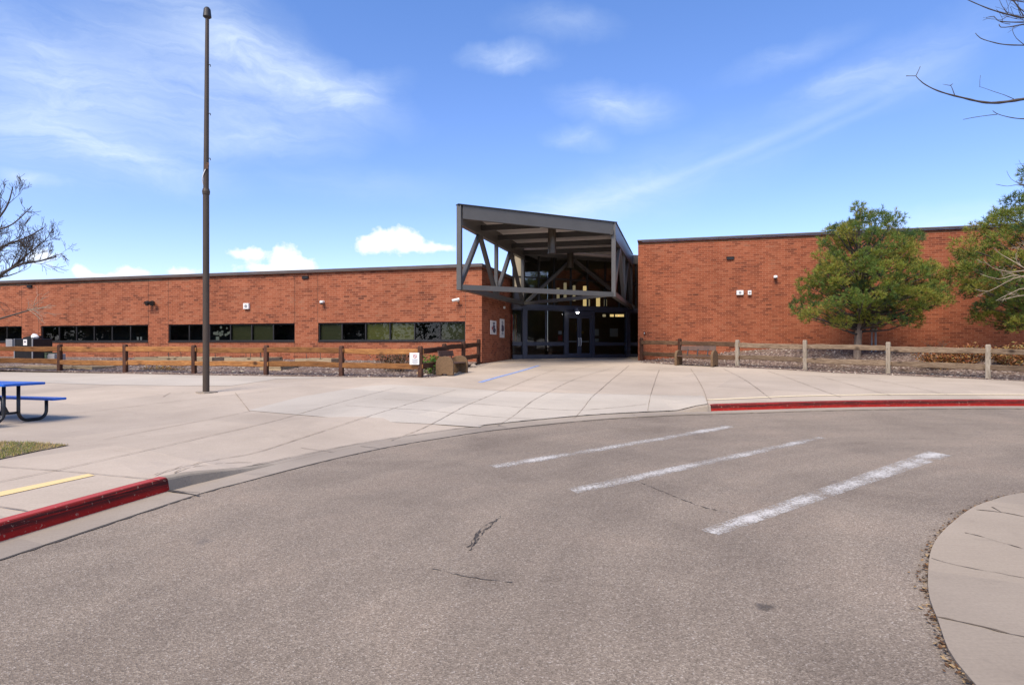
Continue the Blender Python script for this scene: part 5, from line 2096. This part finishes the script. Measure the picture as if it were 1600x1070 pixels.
# boulders near the notice
for i, (px, py, r_, cl, lb) in enumerate([(655, 584.5, .20, (0.42, 0.29, 0.15), 'flat tan rock at the foot of the notice post'), (640, 586.5, .12, (0.50, 0.44, 0.36), 'small pale rock left of the flat tan rock'),
                                          (665, 586.5, .11, (0.55, 0.48, 0.40), 'small pale rock right of the flat tan rock'), (604, 580, .13, (0.46, 0.40, 0.33), 'pale rock under the fence midway between posts'),
                                          (575, 577, .09, (0.5, 0.46, 0.38), 'small pale rock beside the middle fence post'), (622, 586.5, .10, (0.40, 0.35, 0.30), 'grey rock lying beside the pale pavement strip'),
                                          (378, 580.5, .12, (0.5, 0.42, 0.30), 'tan rock in gravel right of the flagpole'), (364, 581, .10, (0.45, 0.40, 0.33), 'small grey rock in gravel close to the flagpole'),
                                          (740, 571.5, .16, (0.45, 0.37, 0.29), 'tan rock at the corner of the brick wing')]):
    x, y = unproject(px, py, lambda a, b: z_bed(a, b))
    mb = MB()
    for _ in range(1):
        stone(mb, (x, y, z_bed(x, y) - .01), r_, cl)
    o = link('rock', mb, M['stone'])
    sub = o.modifiers.new('sub', 'SUBSURF')
    sub.levels = sub.render_levels = 2
    tag(o, lb, 'rock', 'loose rocks by the brown fence')

# meter post by the pine
mp = P(1365.5, 516, 25.4)
MPo = thing('meter_post', 'small grey irrigation box on a pipe beside the pine trunk', 'meter post', (mp.x, mp.y, z_bed(mp.x, mp.y)), 0)
mb = MB()
zb_ = z_bed(mp.x, mp.y)
mb.tube([Vector((mp.x - .09, mp.y, zb_)), Vector((mp.x - .09, mp.y, mp.z + .45))], .03, 8)
mb.tube([Vector((mp.x + .07, mp.y, zb_)), Vector((mp.x + .07, mp.y, mp.z + .45))], .04, 8)
mb.v = [(x, y, min(z, mp.z - .02)) for x, y, z in mb.v]
link('pipe', mb, M['greybox'], MPo)
mb = MB()
mb.box(Vector((mp.x + .0, mp.y, mp.z)), (.20, .16, .16))
link('box', mb, M['greybox'], MPo, bevel=.01)

# ------------------------------------------------------------------ vegetation


def needle_tuft(mb, p, d, size, col, rs, n=8):
    d = Vector(d).normalized()
    s = d.orthogonal().normalized()
    q = d.cross(s)
    for k in range(n):
        a = rs.uniform(0, 6.283)
        sp = rs.uniform(.25, 1.25)
        v = (d + (s * math.cos(a) + q * math.sin(a)) * sp).normalized() * size * rs.uniform(.7, 1.15)
        w = v.cross(Vector((rs.gauss(0, 1), rs.gauss(0, 1), rs.gauss(0, 1)))).normalized() * size * .055
        i = len(mb.v)
        c = tuple(x * rs.uniform(.82, 1.2) for x in col)
        mb.v += [tuple(p - w), tuple(p + w), tuple(p + v + w * .25), tuple(p + v - w * .25)]
        mb.f.append((i, i + 1, i + 2, i + 3))
        mb.uv.append([(0, 0)] * 4)
        mb.mi.append(0)
        mb.col.append(c)


def pine(label, base, trunk_top, rows, yc, seed, n_puffs, r_trunk, depth_k=0.85, size=.135, tufts=64):
    """rows: outline as (z, xmin, xmax) from the ground up, in metres."""
    rs = random.Random(seed)
    t = thing('pine_tree', label, 'tree', base, 0, 'pines in front of the tall brick wall')
    base = Vector(base)
    zs = [r_[0] for r_ in rows]
    lo, hi = zs[0], zs[-1]
    puffs = []
    tries = 0
    bays = [(rs.uniform(lo, hi), rs.uniform(0, 6.283), rs.uniform(.28, .6)) for _ in range(9)]     # bites out of the crown
    while len(puffs) < n_puffs and tries < 40000:
        tries += 1
        z = rs.uniform(lo, hi)
        xa = np.interp(z, zs, [r_[1] for r_ in rows])
        xb = np.interp(z, zs, [r_[2] for r_ in rows])
        c, hw = (xa + xb) / 2, (xb - xa) / 2
        pr = rs.uniform(.26, .50) * min(1, .45 + hw / 2.2)
        rad = math.sqrt(rs.random()) ** .55
        an = rs.uniform(0, 6.283)
        x = c + max(hw - pr * .75, 0.02) * rad * math.cos(an)
        y = yc + max(hw - pr * .7, 0.02) * depth_k * rad * math.sin(an)
        if rad > .62 and any(abs(z - bz) < br_ * .5 and abs(math.atan2(math.sin(an - ba), math.cos(an - ba))) < br_ for bz, ba, br_ in bays):
            continue
        p = Vector((x, y, z))
        if any((p - q).length < .62 * (pr + r2) for q, r2, _ in puffs):
            continue
        puffs.append((p, pr, rad))
    tb = MB()
    top = Vector(trunk_top)
    tp = []
    for k in range(9):
        f = k / 8
        q = base.lerp(top, f) + Vector((.10 * math.sin(f * 5 + seed), .06 * math.cos(f * 4), 0)) * (f * (1 - f) * 4)
        tp.append(q)
    tb.tube([base - up * .2] + tp, [r_trunk * 1.35] + [r_trunk * (1 - .85 * k / 8) for k in range(9)], 10)
    trunk = link('trunk', tb, M['bark'], t, smooth=True)
    br = MB()
    for p, pr, rad in puffs:
        zj = base.z + (p.z - base.z) * rs.uniform(.68, .92) - .1
        f = min(max((zj - base.z) / max(top.z - base.z, .1), .16), .96)
        q = tp[0].lerp(tp[-1], f)
        i0 = int(f * 8)
        q = tp[i0].lerp(tp[min(i0 + 1, 8)], f * 8 - i0)
        m1 = q.lerp(p, .5) + Vector((rs.uniform(-.1, .1), rs.uniform(-.1, .1), -.05 - .05 * (p - q).length))
        br.tube([q, q.lerp(m1, .5) - up * .02, m1, m1.lerp(p, .6), p], [.045, .036, .027, .017, .008], 5)
    link('limb', br, M['bark_dark'], t, smooth=True)
    cr = MB()
    tones = [(0.19, 0.22, 0.036), (0.25, 0.26, 0.042), (0.115, 0.175, 0.036), (0.065, 0.115, 0.036), (0.30, 0.28, 0.052), (0.15, 0.215, 0.042)]
    for p, pr, rad in puffs:
        tone = rs.choice(tones)
        n = int(tufts * (pr / .5) ** 2)
        out = Vector((p.x - base.x, p.y - base.y, 0))
        out = out.normalized() if out.length > .05 else Vector((0, 0, 0))
        for k in range(n):
            v = Vector((rs.gauss(0, 1), rs.gauss(0, 1), rs.gauss(.25, .9)))
            v.normalize()
            rr_ = pr * rs.uniform(.45, 1.02)
            q = p + Vector((v.x * rr_, v.y * rr_, v.z * rr_ * .72))
            dd = v * .8 + out * .35 + up * .75
            needle_tuft(cr, q, dd, size * rs.uniform(.8, 1.2), tone if rs.random() < .75 else rs.choice(tones), rs)
    # candle-like leaders standing clear of the crown
    for p, pr, rad in puffs:
        if rad > .55 and rs.random() < .55:
            o_ = Vector((p.x - base.x, p.y - base.y, 0)) * .12
            tip = p + Vector((rs.gauss(0, .12), rs.gauss(0, .12), pr * rs.uniform(.75, 1.35))) + o_
            tone = rs.choice(tones)
            for k in range(9):
                needle_tuft(cr, p.lerp(tip, .45 + .55 * k / 8) + Vector((rs.gauss(0, .02), rs.gauss(0, .02), 0)), (tip - p), size * .85, tone, rs)
    link('crown', cr, M['needles'], t, fix=False)
    return t


def rows_px(rows, y):
    out = []
    for py, a, b in sorted(rows, key=lambda r_: -r_[0]):
        k = 7 if py < 400 else 3
        out.append((zpx(py, y), (a + k - HX) / F * y, (b - k - HX) / F * y))
    return out


yp = 24.6
rows1 = [(507, 1275, 1420), (497, 1236, 1452), (480, 1229, 1470), (460, 1258, 1482), (445, 1246, 1482), (428, 1252, 1470), (415, 1256, 1446), (400, 1260, 1440),
         (385, 1272, 1446), (372, 1276, 1444), (358, 1286, 1430), (345, 1300, 1410), (334, 1316, 1388), (324, 1322, 1362), (314, 1330, 1345)]
tx = (1339 - HX) / F * yp
pine('broad green pine with forked pale trunk against the tall brick wall', (tx, yp, z_bed(tx, yp)), ((1345 - HX) / F * yp, yp, zpx(330, yp)), rows_px(rows1, yp), yp, 19, 190, .15, tufts=150)
yp2 = 22.5
rows2 = [(514, 1540, 1720), (500, 1520, 1745), (470, 1518, 1765), (445, 1502, 1775), (425, 1485, 1780), (400, 1496, 1775), (380, 1490, 1765), (360, 1512, 1750), (340, 1530, 1740),
         (325, 1550, 1730), (310, 1575, 1715), (285, 1590, 1700), (260, 1598, 1680), (235, 1615, 1660)]
tx = (1648 - HX) / F * yp2
pine('darker pine cut off by the right edge of view', (tx, yp2, z_bed(tx, yp2)), ((1640 - HX) / F * yp2, yp2, zpx(250, yp2)), rows_px(rows2, yp2), yp2, 23, 190, .19, tufts=150)


def grow(mb, p, d, ln, r_, depth, rs, spread=.65, lift=.15, sides=5, minr=.004, droop=0.0):
    """Recursive bare branch: a bent tube that throws side twigs."""
    n = 4
    pts = [Vector(p)]
    d = Vector(d).normalized()
    for k in range(n):
        d = (d + Vector((rs.gauss(0, .16), rs.gauss(0, .16), rs.gauss(0, .13) + lift * .25 - droop))).normalized()
        pts.append(pts[-1] + d * ln / n)
    rad = [max(r_ * (1 - .6 * k / n), minr) for k in range(n + 1)]
    mb.tube(pts, rad, sides if depth > 1 else 4, cap=False)
    if depth == 0:
        return
    kids = rs.choice((3, 4, 5)) if depth > 1 else rs.choice((3, 4, 5))
    for c in range(kids):
        f = rs.uniform(.25, 1) if c else 1.0
        i = min(int(f * n), n - 1)
        q = pts[i].lerp(pts[i + 1], f * n - i)
        ax = d.orthogonal().normalized()
        ax.rotate(Matrix.Rotation(rs.uniform(0, 6.283), 3, d))
        nd = (d + ax * rs.uniform(.5, 1.15) * spread * 1.3 + up * lift).normalized()
        grow(mb, q, nd, ln * rs.uniform(.45, .75), max(rad[i] * .62, minr), depth - 1, rs, spread, lift, sides, minr, droop)


def limb(mb, pts, r0, r1, rs, kids, klen, kdepth, lift=.3, minr=.004, spread=.65):
    pts = [Vector(p) for p in pts]
    cr_ = catmull([tuple(p) for p in pts], .2)
    cp = [Vector(p) for p in cr_]
    n = len(cp)
    mb.tube(cp, [r0 + (r1 - r0) * i / (n - 1) for i in range(n)], 6, cap=False)
    for k in range(kids):
        f = rs.uniform(.2, 1)
        i = min(int(f * (n - 1)), n - 2)
        d = (cp[i + 1] - cp[i]).normalized()
        ax = d.orthogonal().normalized()
        ax.rotate(Matrix.Rotation(rs.uniform(0, 6.283), 3, d))
        grow(mb, cp[i], (d * .6 + ax * rs.uniform(.5, 1.0) + up * lift), klen * rs.uniform(.6, 1.15) * (1.15 - .55 * f), (r0 + (r1 - r0) * f) * .5, kdepth, rs, spread, lift * .5, 5, minr)


# bare tree at the left edge
rs = random.Random(31)
yt_ = 22.0
LT_ = thing('bare_tree', 'leafless dark tree reaching in from the left edge', 'tree', ((-95 - HX) / F * yt_, yt_, float(z_base(0, yt_))), 0)
tbm = MB()
b0 = Vector(((-95 - HX) / F * yt_, yt_, float(z_base(0, yt_))))
j0 = P(-80, 490, yt_)
tbm.tube([b0 - up * .2, b0 + up * .5, j0, P(-60, 430, yt_), P(-45, 350, yt_)], [.26, .2, .17, .13, .08], 10)
link('trunk', tbm, M['bark_dark'], LT_, smooth=True)
bm_ = MB()
limb(bm_, [P(-70, 470, yt_), P(-20, 447, yt_ - .3), P(8, 425, yt_ - .6), P(35, 412, yt_ - .5), P(62, 408, yt_ - .3), P(88, 401, yt_)], .11, .018, rs, 14, 1.0, 3, .4, .0048)
limb(bm_, [P(30, 413, yt_ - .5), P(62, 408, yt_ - .3), P(84, 400, yt_), P(100, 396, yt_)], .03, .008, rs, 9, .6, 2, .3, .0048)
limb(bm_, [P(20, 416, yt_ - .5), P(50, 392, yt_ - .2), P(74, 372, yt_), P(84, 352, yt_)], .03, .008, rs, 9, .6, 2, .4, .0048)
limb(bm_, [P(-66, 450, yt_), P(-30, 410, yt_ + .5), P(5, 385, yt_ + .8), P(40, 372, yt_ + 1), P(68, 356, yt_ + 1)], .09, .015, rs, 11, .95, 3, .45, .0048)
limb(bm_, [P(-62, 440, yt_), P(-30, 380, yt_), P(-5, 345, yt_ - .3), P(12, 320, yt_ - .3), P(20, 292, yt_ - .2)], .08, .014, rs, 8, .85, 3, .45, .0048)
limb(bm_, [P(-60, 430, yt_), P(-20, 370, yt_ - .6), P(20, 350, yt_ - 1), P(50, 322, yt_ - 1.1)], .07, .010, rs, 6, .7, 2, .3, .007)
limb(bm_, [P(-55, 400, yt_), P(-60, 330, yt_), P(-50, 250, yt_)], .08, .01, rs, 8, 1, 2, .4, .008)
link('branch', bm_, M['bark_dark'], LT_, smooth=True)
bm_ = MB()
limb(bm_, [P(-85, 520, yt_), P(-30, 506, yt_ - .4), P(10, 495, yt_ - .7), P(48, 484, yt_ - .8)], .06, .02, rs, 3, .35, 1, .1, .006)
link('branch', bm_, M['bark_dark'], LT_, smooth=True)
bm_ = MB()
for k in range(11):
    a = rs.uniform(-.75, 1.15)
    grow(bm_, P(46 + rs.uniform(-4, 6), 484, yt_ - .8), (math.cos(a), rs.uniform(-.4, .4), math.sin(a)), rs.uniform(.35, .75), .010, 1, rs, .4, .05, 4, .0045)
link('twig', bm_, M['bark_pale'], LT_, smooth=True)

# bare tree whose branches hang in from the upper right
rs = random.Random(8)
yr = 9.5
RT = thing('bare_tree', 'leafless tree whose thin branches hang in at top right', 'tree', ((1880 - HX) / F * yr, yr, float(z_base(0, yr))), 0)
b0 = Vector(((1880 - HX) / F * yr, yr, float(z_base(0, yr)) - .1))
tbm = MB()
tbm.tube([b0, b0 + up * 1.2, P(1850, 300, yr), P(1835, 150, yr), P(1830, -40, yr), P(1820, -200, yr)], [.2, .16, .13, .11, .08, .03], 10)
link('trunk', tbm, M['bark_dark'], RT, smooth=True)
bm_ = MB()


def hand(pts, r0, r1, y=yr):
    q = [P(a, b, y + (c if len(t) > 2 else 0)) for t in pts for a, b, c in [(t + (0,))[:3]]]
    c_ = [Vector(p) for p in catmull([tuple(p) for p in q], .06)]
    n = len(c_)
    bm_.tube(c_, [(r0 + (r1 - r0) * i / max(n - 1, 1)) * (1 + .12 * math.sin(i * 1.7)) for i in range(n)], 6)


hand([(1845, 230), (1720, 150), (1640, 148), (1600, 155), (1548, 161), (1500, 152), (1465, 142), (1442, 130), (1431, 119)], .05, .006)
hand([(1431, 119), (1424, 119), (1416, 119)], .004, .006)
hand([(1431, 119), (1435, 111), (1438, 104)], .005, .004)
hand([(1492, 150), (1488, 139), (1485, 133)], .006, .004)
hand([(1485, 134), (1489, 131)], .006, .003)
hand([(1485, 134), (1473, 132)], .004, .002)
hand([(1584, 155), (1570, 149), (1552, 143), (1535, 137), (1530, 136)], .005, .002)
hand([(1531, 136), (1531, 126), (1532, 118)], .003, .003)
hand([(1720, 160), (1650, 185), (1600, 186), (1575, 183), (1558, 178), (1551, 173)], .018, .004)
hand([(1558, 179), (1540, 181), (1520, 184), (1505, 187)], .005, .004)
hand([(1838, 180), (1700, 50), (1640, 30), (1600, 28), (1575, 23), (1545, 14), (1514, 1), (1500, -6)], .04, .005)
hand([(1640, 70), (1600, 71), (1570, 70), (1550, 66), (1532, 60), (1524, 52)], .012, .005)
hand([(1600, 70), (1588, 60), (1582, 48), (1584, 42)], .005, .003)
hand([(1640, 32), (1600, 38), (1580, 42), (1564, 43), (1561, 38)], .012, .005)
hand([(1600, 35), (1580, 35), (1560, 33), (1553, 26), (1541, 28)], .010, .004)
hand([(1620, 30), (1595, 15), (1580, -5)], .010, .006)
hand([(1600, 26), (1588, 8), (1575, -8)], .008, .005)
hand([(1575, 22), (1566, 10), (1560, -4)], .006, .003)
hand([(1640, 10), (1590, 2), (1560, -3)], .010, .006)
hand([(1575, 25), (1566, 31), (1560, 31)], .004, .003)
hand([(1640, 300), (1600, 262), (1592, 250)], .006, .002)
hand([(1650, 275), (1610, 258), (1586, 257)], .005, .002)
hand([(1660, 300), (1600, 289), (1574, 291), (1556, 288)], .007, .003)
hand([(1600, 291), (1580, 280), (1573, 267)], .004, .002)
for k in range(9):
    a, b = rs.uniform(1560, 1640), rs.uniform(-10, 40)
    grow(bm_, P(a, b, yr + rs.uniform(-.3, .3)), (rs.uniform(-1, -.2), rs.uniform(-.3, .3), rs.uniform(-.2, .7)), rs.uniform(.2, .4), .006, 1, rs, .6, .1, 4, .0025)
link('branch', bm_, M['bark_dark'], RT, smooth=True)

# pale leafless shrub in front of the right-hand pine
rs = random.Random(77)
ys_ = 17.5
SB = thing('bare_shrub', 'pale leafless branches spreading in front of the right pine', 'shrub', ((1690 - HX) / F * ys_, ys_, float(z_base(0, ys_))), 0)
bm_ = MB()
b0 = Vector(((1690 - HX) / F * ys_, ys_, float(z_base(0, ys_))))
bm_.tube([b0 - up * .1, b0 + up * .8, P(1672, 470, ys_)], [.07, .06, .05], 8)
link('stem', bm_, M['bark_pale'], SB, smooth=True)
bm_ = MB()
for pts in ([(1672, 470), (1630, 440), (1590, 412), (1565, 398), (1552, 387)], [(1672, 470), (1620, 425), (1580, 425), (1550, 418), (1536, 405)],
            [(1672, 472), (1620, 445), (1590, 430), (1560, 436), (1532, 428)], [(1672, 474), (1630, 440), (1600, 431), (1570, 442), (1545, 455), (1524, 452)],
            [(1672, 476), (1610, 450), (1580, 458), (1556, 470)], [(1672, 476), (1630, 430), (1606, 395), (1588, 378)], [(1672, 478), (1610, 462), (1575, 466), (1560, 470)]):
    q = [P(a, b, ys_ + rs.uniform(-.3, .3)) for a, b in pts]
    limb(bm_, q, .022, .005, rs, 6, .35, 1, .1, .0035, .5)
link('branch', bm_, M['bark_pale'], SB, smooth=True)


def dry_shrub(label, px0, px1, py_top, yy, n, cols, seed, leaf=.03, name='dry_shrub', cat='shrub', dens=10, zf=z_bed):
    rs = random.Random(seed)
    cx = ((px0 + px1) / 2 - HX) / F * yy
    hw = (px1 - px0) / 2 / F * yy
    z0 = zf(cx, yy)
    hh = zpx(py_top, yy) - z0
    t = thing(name, label, cat, (cx, yy, z0), 0)
    st, lf = MB(), MB()
    for k in range(n):
        x = cx + rs.uniform(-.6, .6) * hw
        y = yy + rs.uniform(-.5, .5) * min(hw, .7)
        b = Vector((x, y, zf(x, y) - .02))
        f = rs.uniform(.6, 1)
        e = b + Vector((rs.gauss(0, .22) + (x - cx) * .6, rs.gauss(0, .2), hh * f))
        m = b.lerp(e, .5) + Vector((rs.gauss(0, .04), rs.gauss(0, .04), .05))
        st.tube([b, m, e], [.008, .006, .003], 4, cap=False)
        for j in range(dens):
            q = b.lerp(m, rs.random()).lerp(e, rs.random()) + Vector((rs.gauss(0, .07), rs.gauss(0, .07), rs.gauss(0, .05)))
            a = Vector((rs.gauss(0, 1), rs.gauss(0, 1), rs.gauss(0, .6))).normalized() * leaf * rs.uniform(.6, 1.3)
            w = a.cross(Vector((rs.gauss(0, 1), rs.gauss(0, 1), rs.gauss(0, 1)))).normalized() * leaf * .45
            c = tuple(v * rs.uniform(.8, 1.2) for v in rs.choice(cols))
            lf.face([q - a, q - w, q + a, q + w], None, 0, c)
    link('stem', st, M['bark'], t, fix=False)
    link('foliage', lf, M['leafy'], t, fix=False)
    return t


rust = [(0.22, 0.085, 0.028), (0.30, 0.13, 0.04), (0.16, 0.06, 0.025), (0.36, 0.20, 0.08)]
strw = [(0.34, 0.22, 0.09), (0.26, 0.15, 0.06), (0.18, 0.095, 0.04)]
dry_shrub('low rust brown shrub behind the grey fence, left of the last post', 1440, 1545, 543, 22.0, 110, rust, 3, .05, dens=34)
dry_shrub('rust and straw shrub behind the grey fence at right edge', 1550, 1660, 540, 21.0, 110, rust + strw, 4, .05, dens=34)
dry_shrub('dry twiggy clump at the foot of the tall brick wall', 1445, 1478, 531, 26.2, 14, strw, 5, .03, dens=10)
dry_shrub('thin straw coloured clump beside the wall at the right', 1560, 1592, 536, 24.5, 14, strw, 6, .03, dens=10)
dry_shrub('dry brown shrub behind the fence beside the white notice', 588, 645, 543, 22.6, 60, [(0.11, 0.065, 0.035), (0.17, 0.10, 0.055), (0.075, 0.045, 0.03)], 7, .04, dens=26)
dry_shrub('straw coloured grass tuft in the gravel left of the flagpole', 222, 285, 574, 23.3, 50, strw, 8, .04, 'grass_tuft', 'grass', 14)
dry_shrub('fresh green leafy shrub behind the bench back', 659, 682, 552.5, 21.9, 26, [(0.10, 0.20, 0.03), (0.14, 0.26, 0.04), (0.07, 0.15, 0.03)], 9, .05, 'green_shrub', 'shrub', 26)

# the wooded street behind the viewer, which the windows look out on
wm = MB()
rs = random.Random(5)
for k in range(230):
    a = R(rs.uniform(118, 345))
    dist = rs.uniform(42, 75)
    cx, cy = dist * math.cos(a), dist * math.sin(a)
    if k % 2:
        cx, cy = rs.uniform(-95, -55), rs.uniform(-30, 34)
    if cy > 36 or (cx > -30 and cy > -25 and cx < 30):
        continue
    h = rs.uniform(5, 11) * (.6 if cx > 0 else 1)
    z0 = float(z_base(cx, cy)) - .3
    wm.tube([(cx, cy, z0), (cx + rs.gauss(0, .3), cy, z0 + h * .5), (cx + rs.gauss(0, .6), cy, z0 + h * .9)], [.22, .15, .05], 5, col=(0.05, 0.04, 0.03))
    tone = rs.choice([(0.07, 0.09, 0.03), (0.10, 0.10, 0.045), (0.11, 0.085, 0.06), (0.08, 0.065, 0.05)])
    for j in range(190):
        v = Vector((rs.gauss(0, 1), rs.gauss(0, 1), rs.gauss(0, 1))).normalized() * rs.random() ** .5
        q = Vector((cx + v.x * h * .36, cy + v.y * h * .36, z0 + h * .56 + v.z * h * .44))
        u = Vector((rs.gauss(0, 1), rs.gauss(0, 1), rs.gauss(0, 1))).normalized() * rs.uniform(.25, .6)
        w = u.cross(Vector((rs.gauss(0, 1), rs.gauss(0, 1), rs.gauss(0, 1)))).normalized() * rs.uniform(.1, .3)
        wm.face([q - u, q - w, q + u, q + w], None, 0, tuple(c * rs.uniform(.7, 1.3) for c in tone))
tag(link('street_wood', wm, M['leafy'], fix=False), 'distant belt of street trees mirrored in the ribbon windows', 'trees', None, 'stuff')
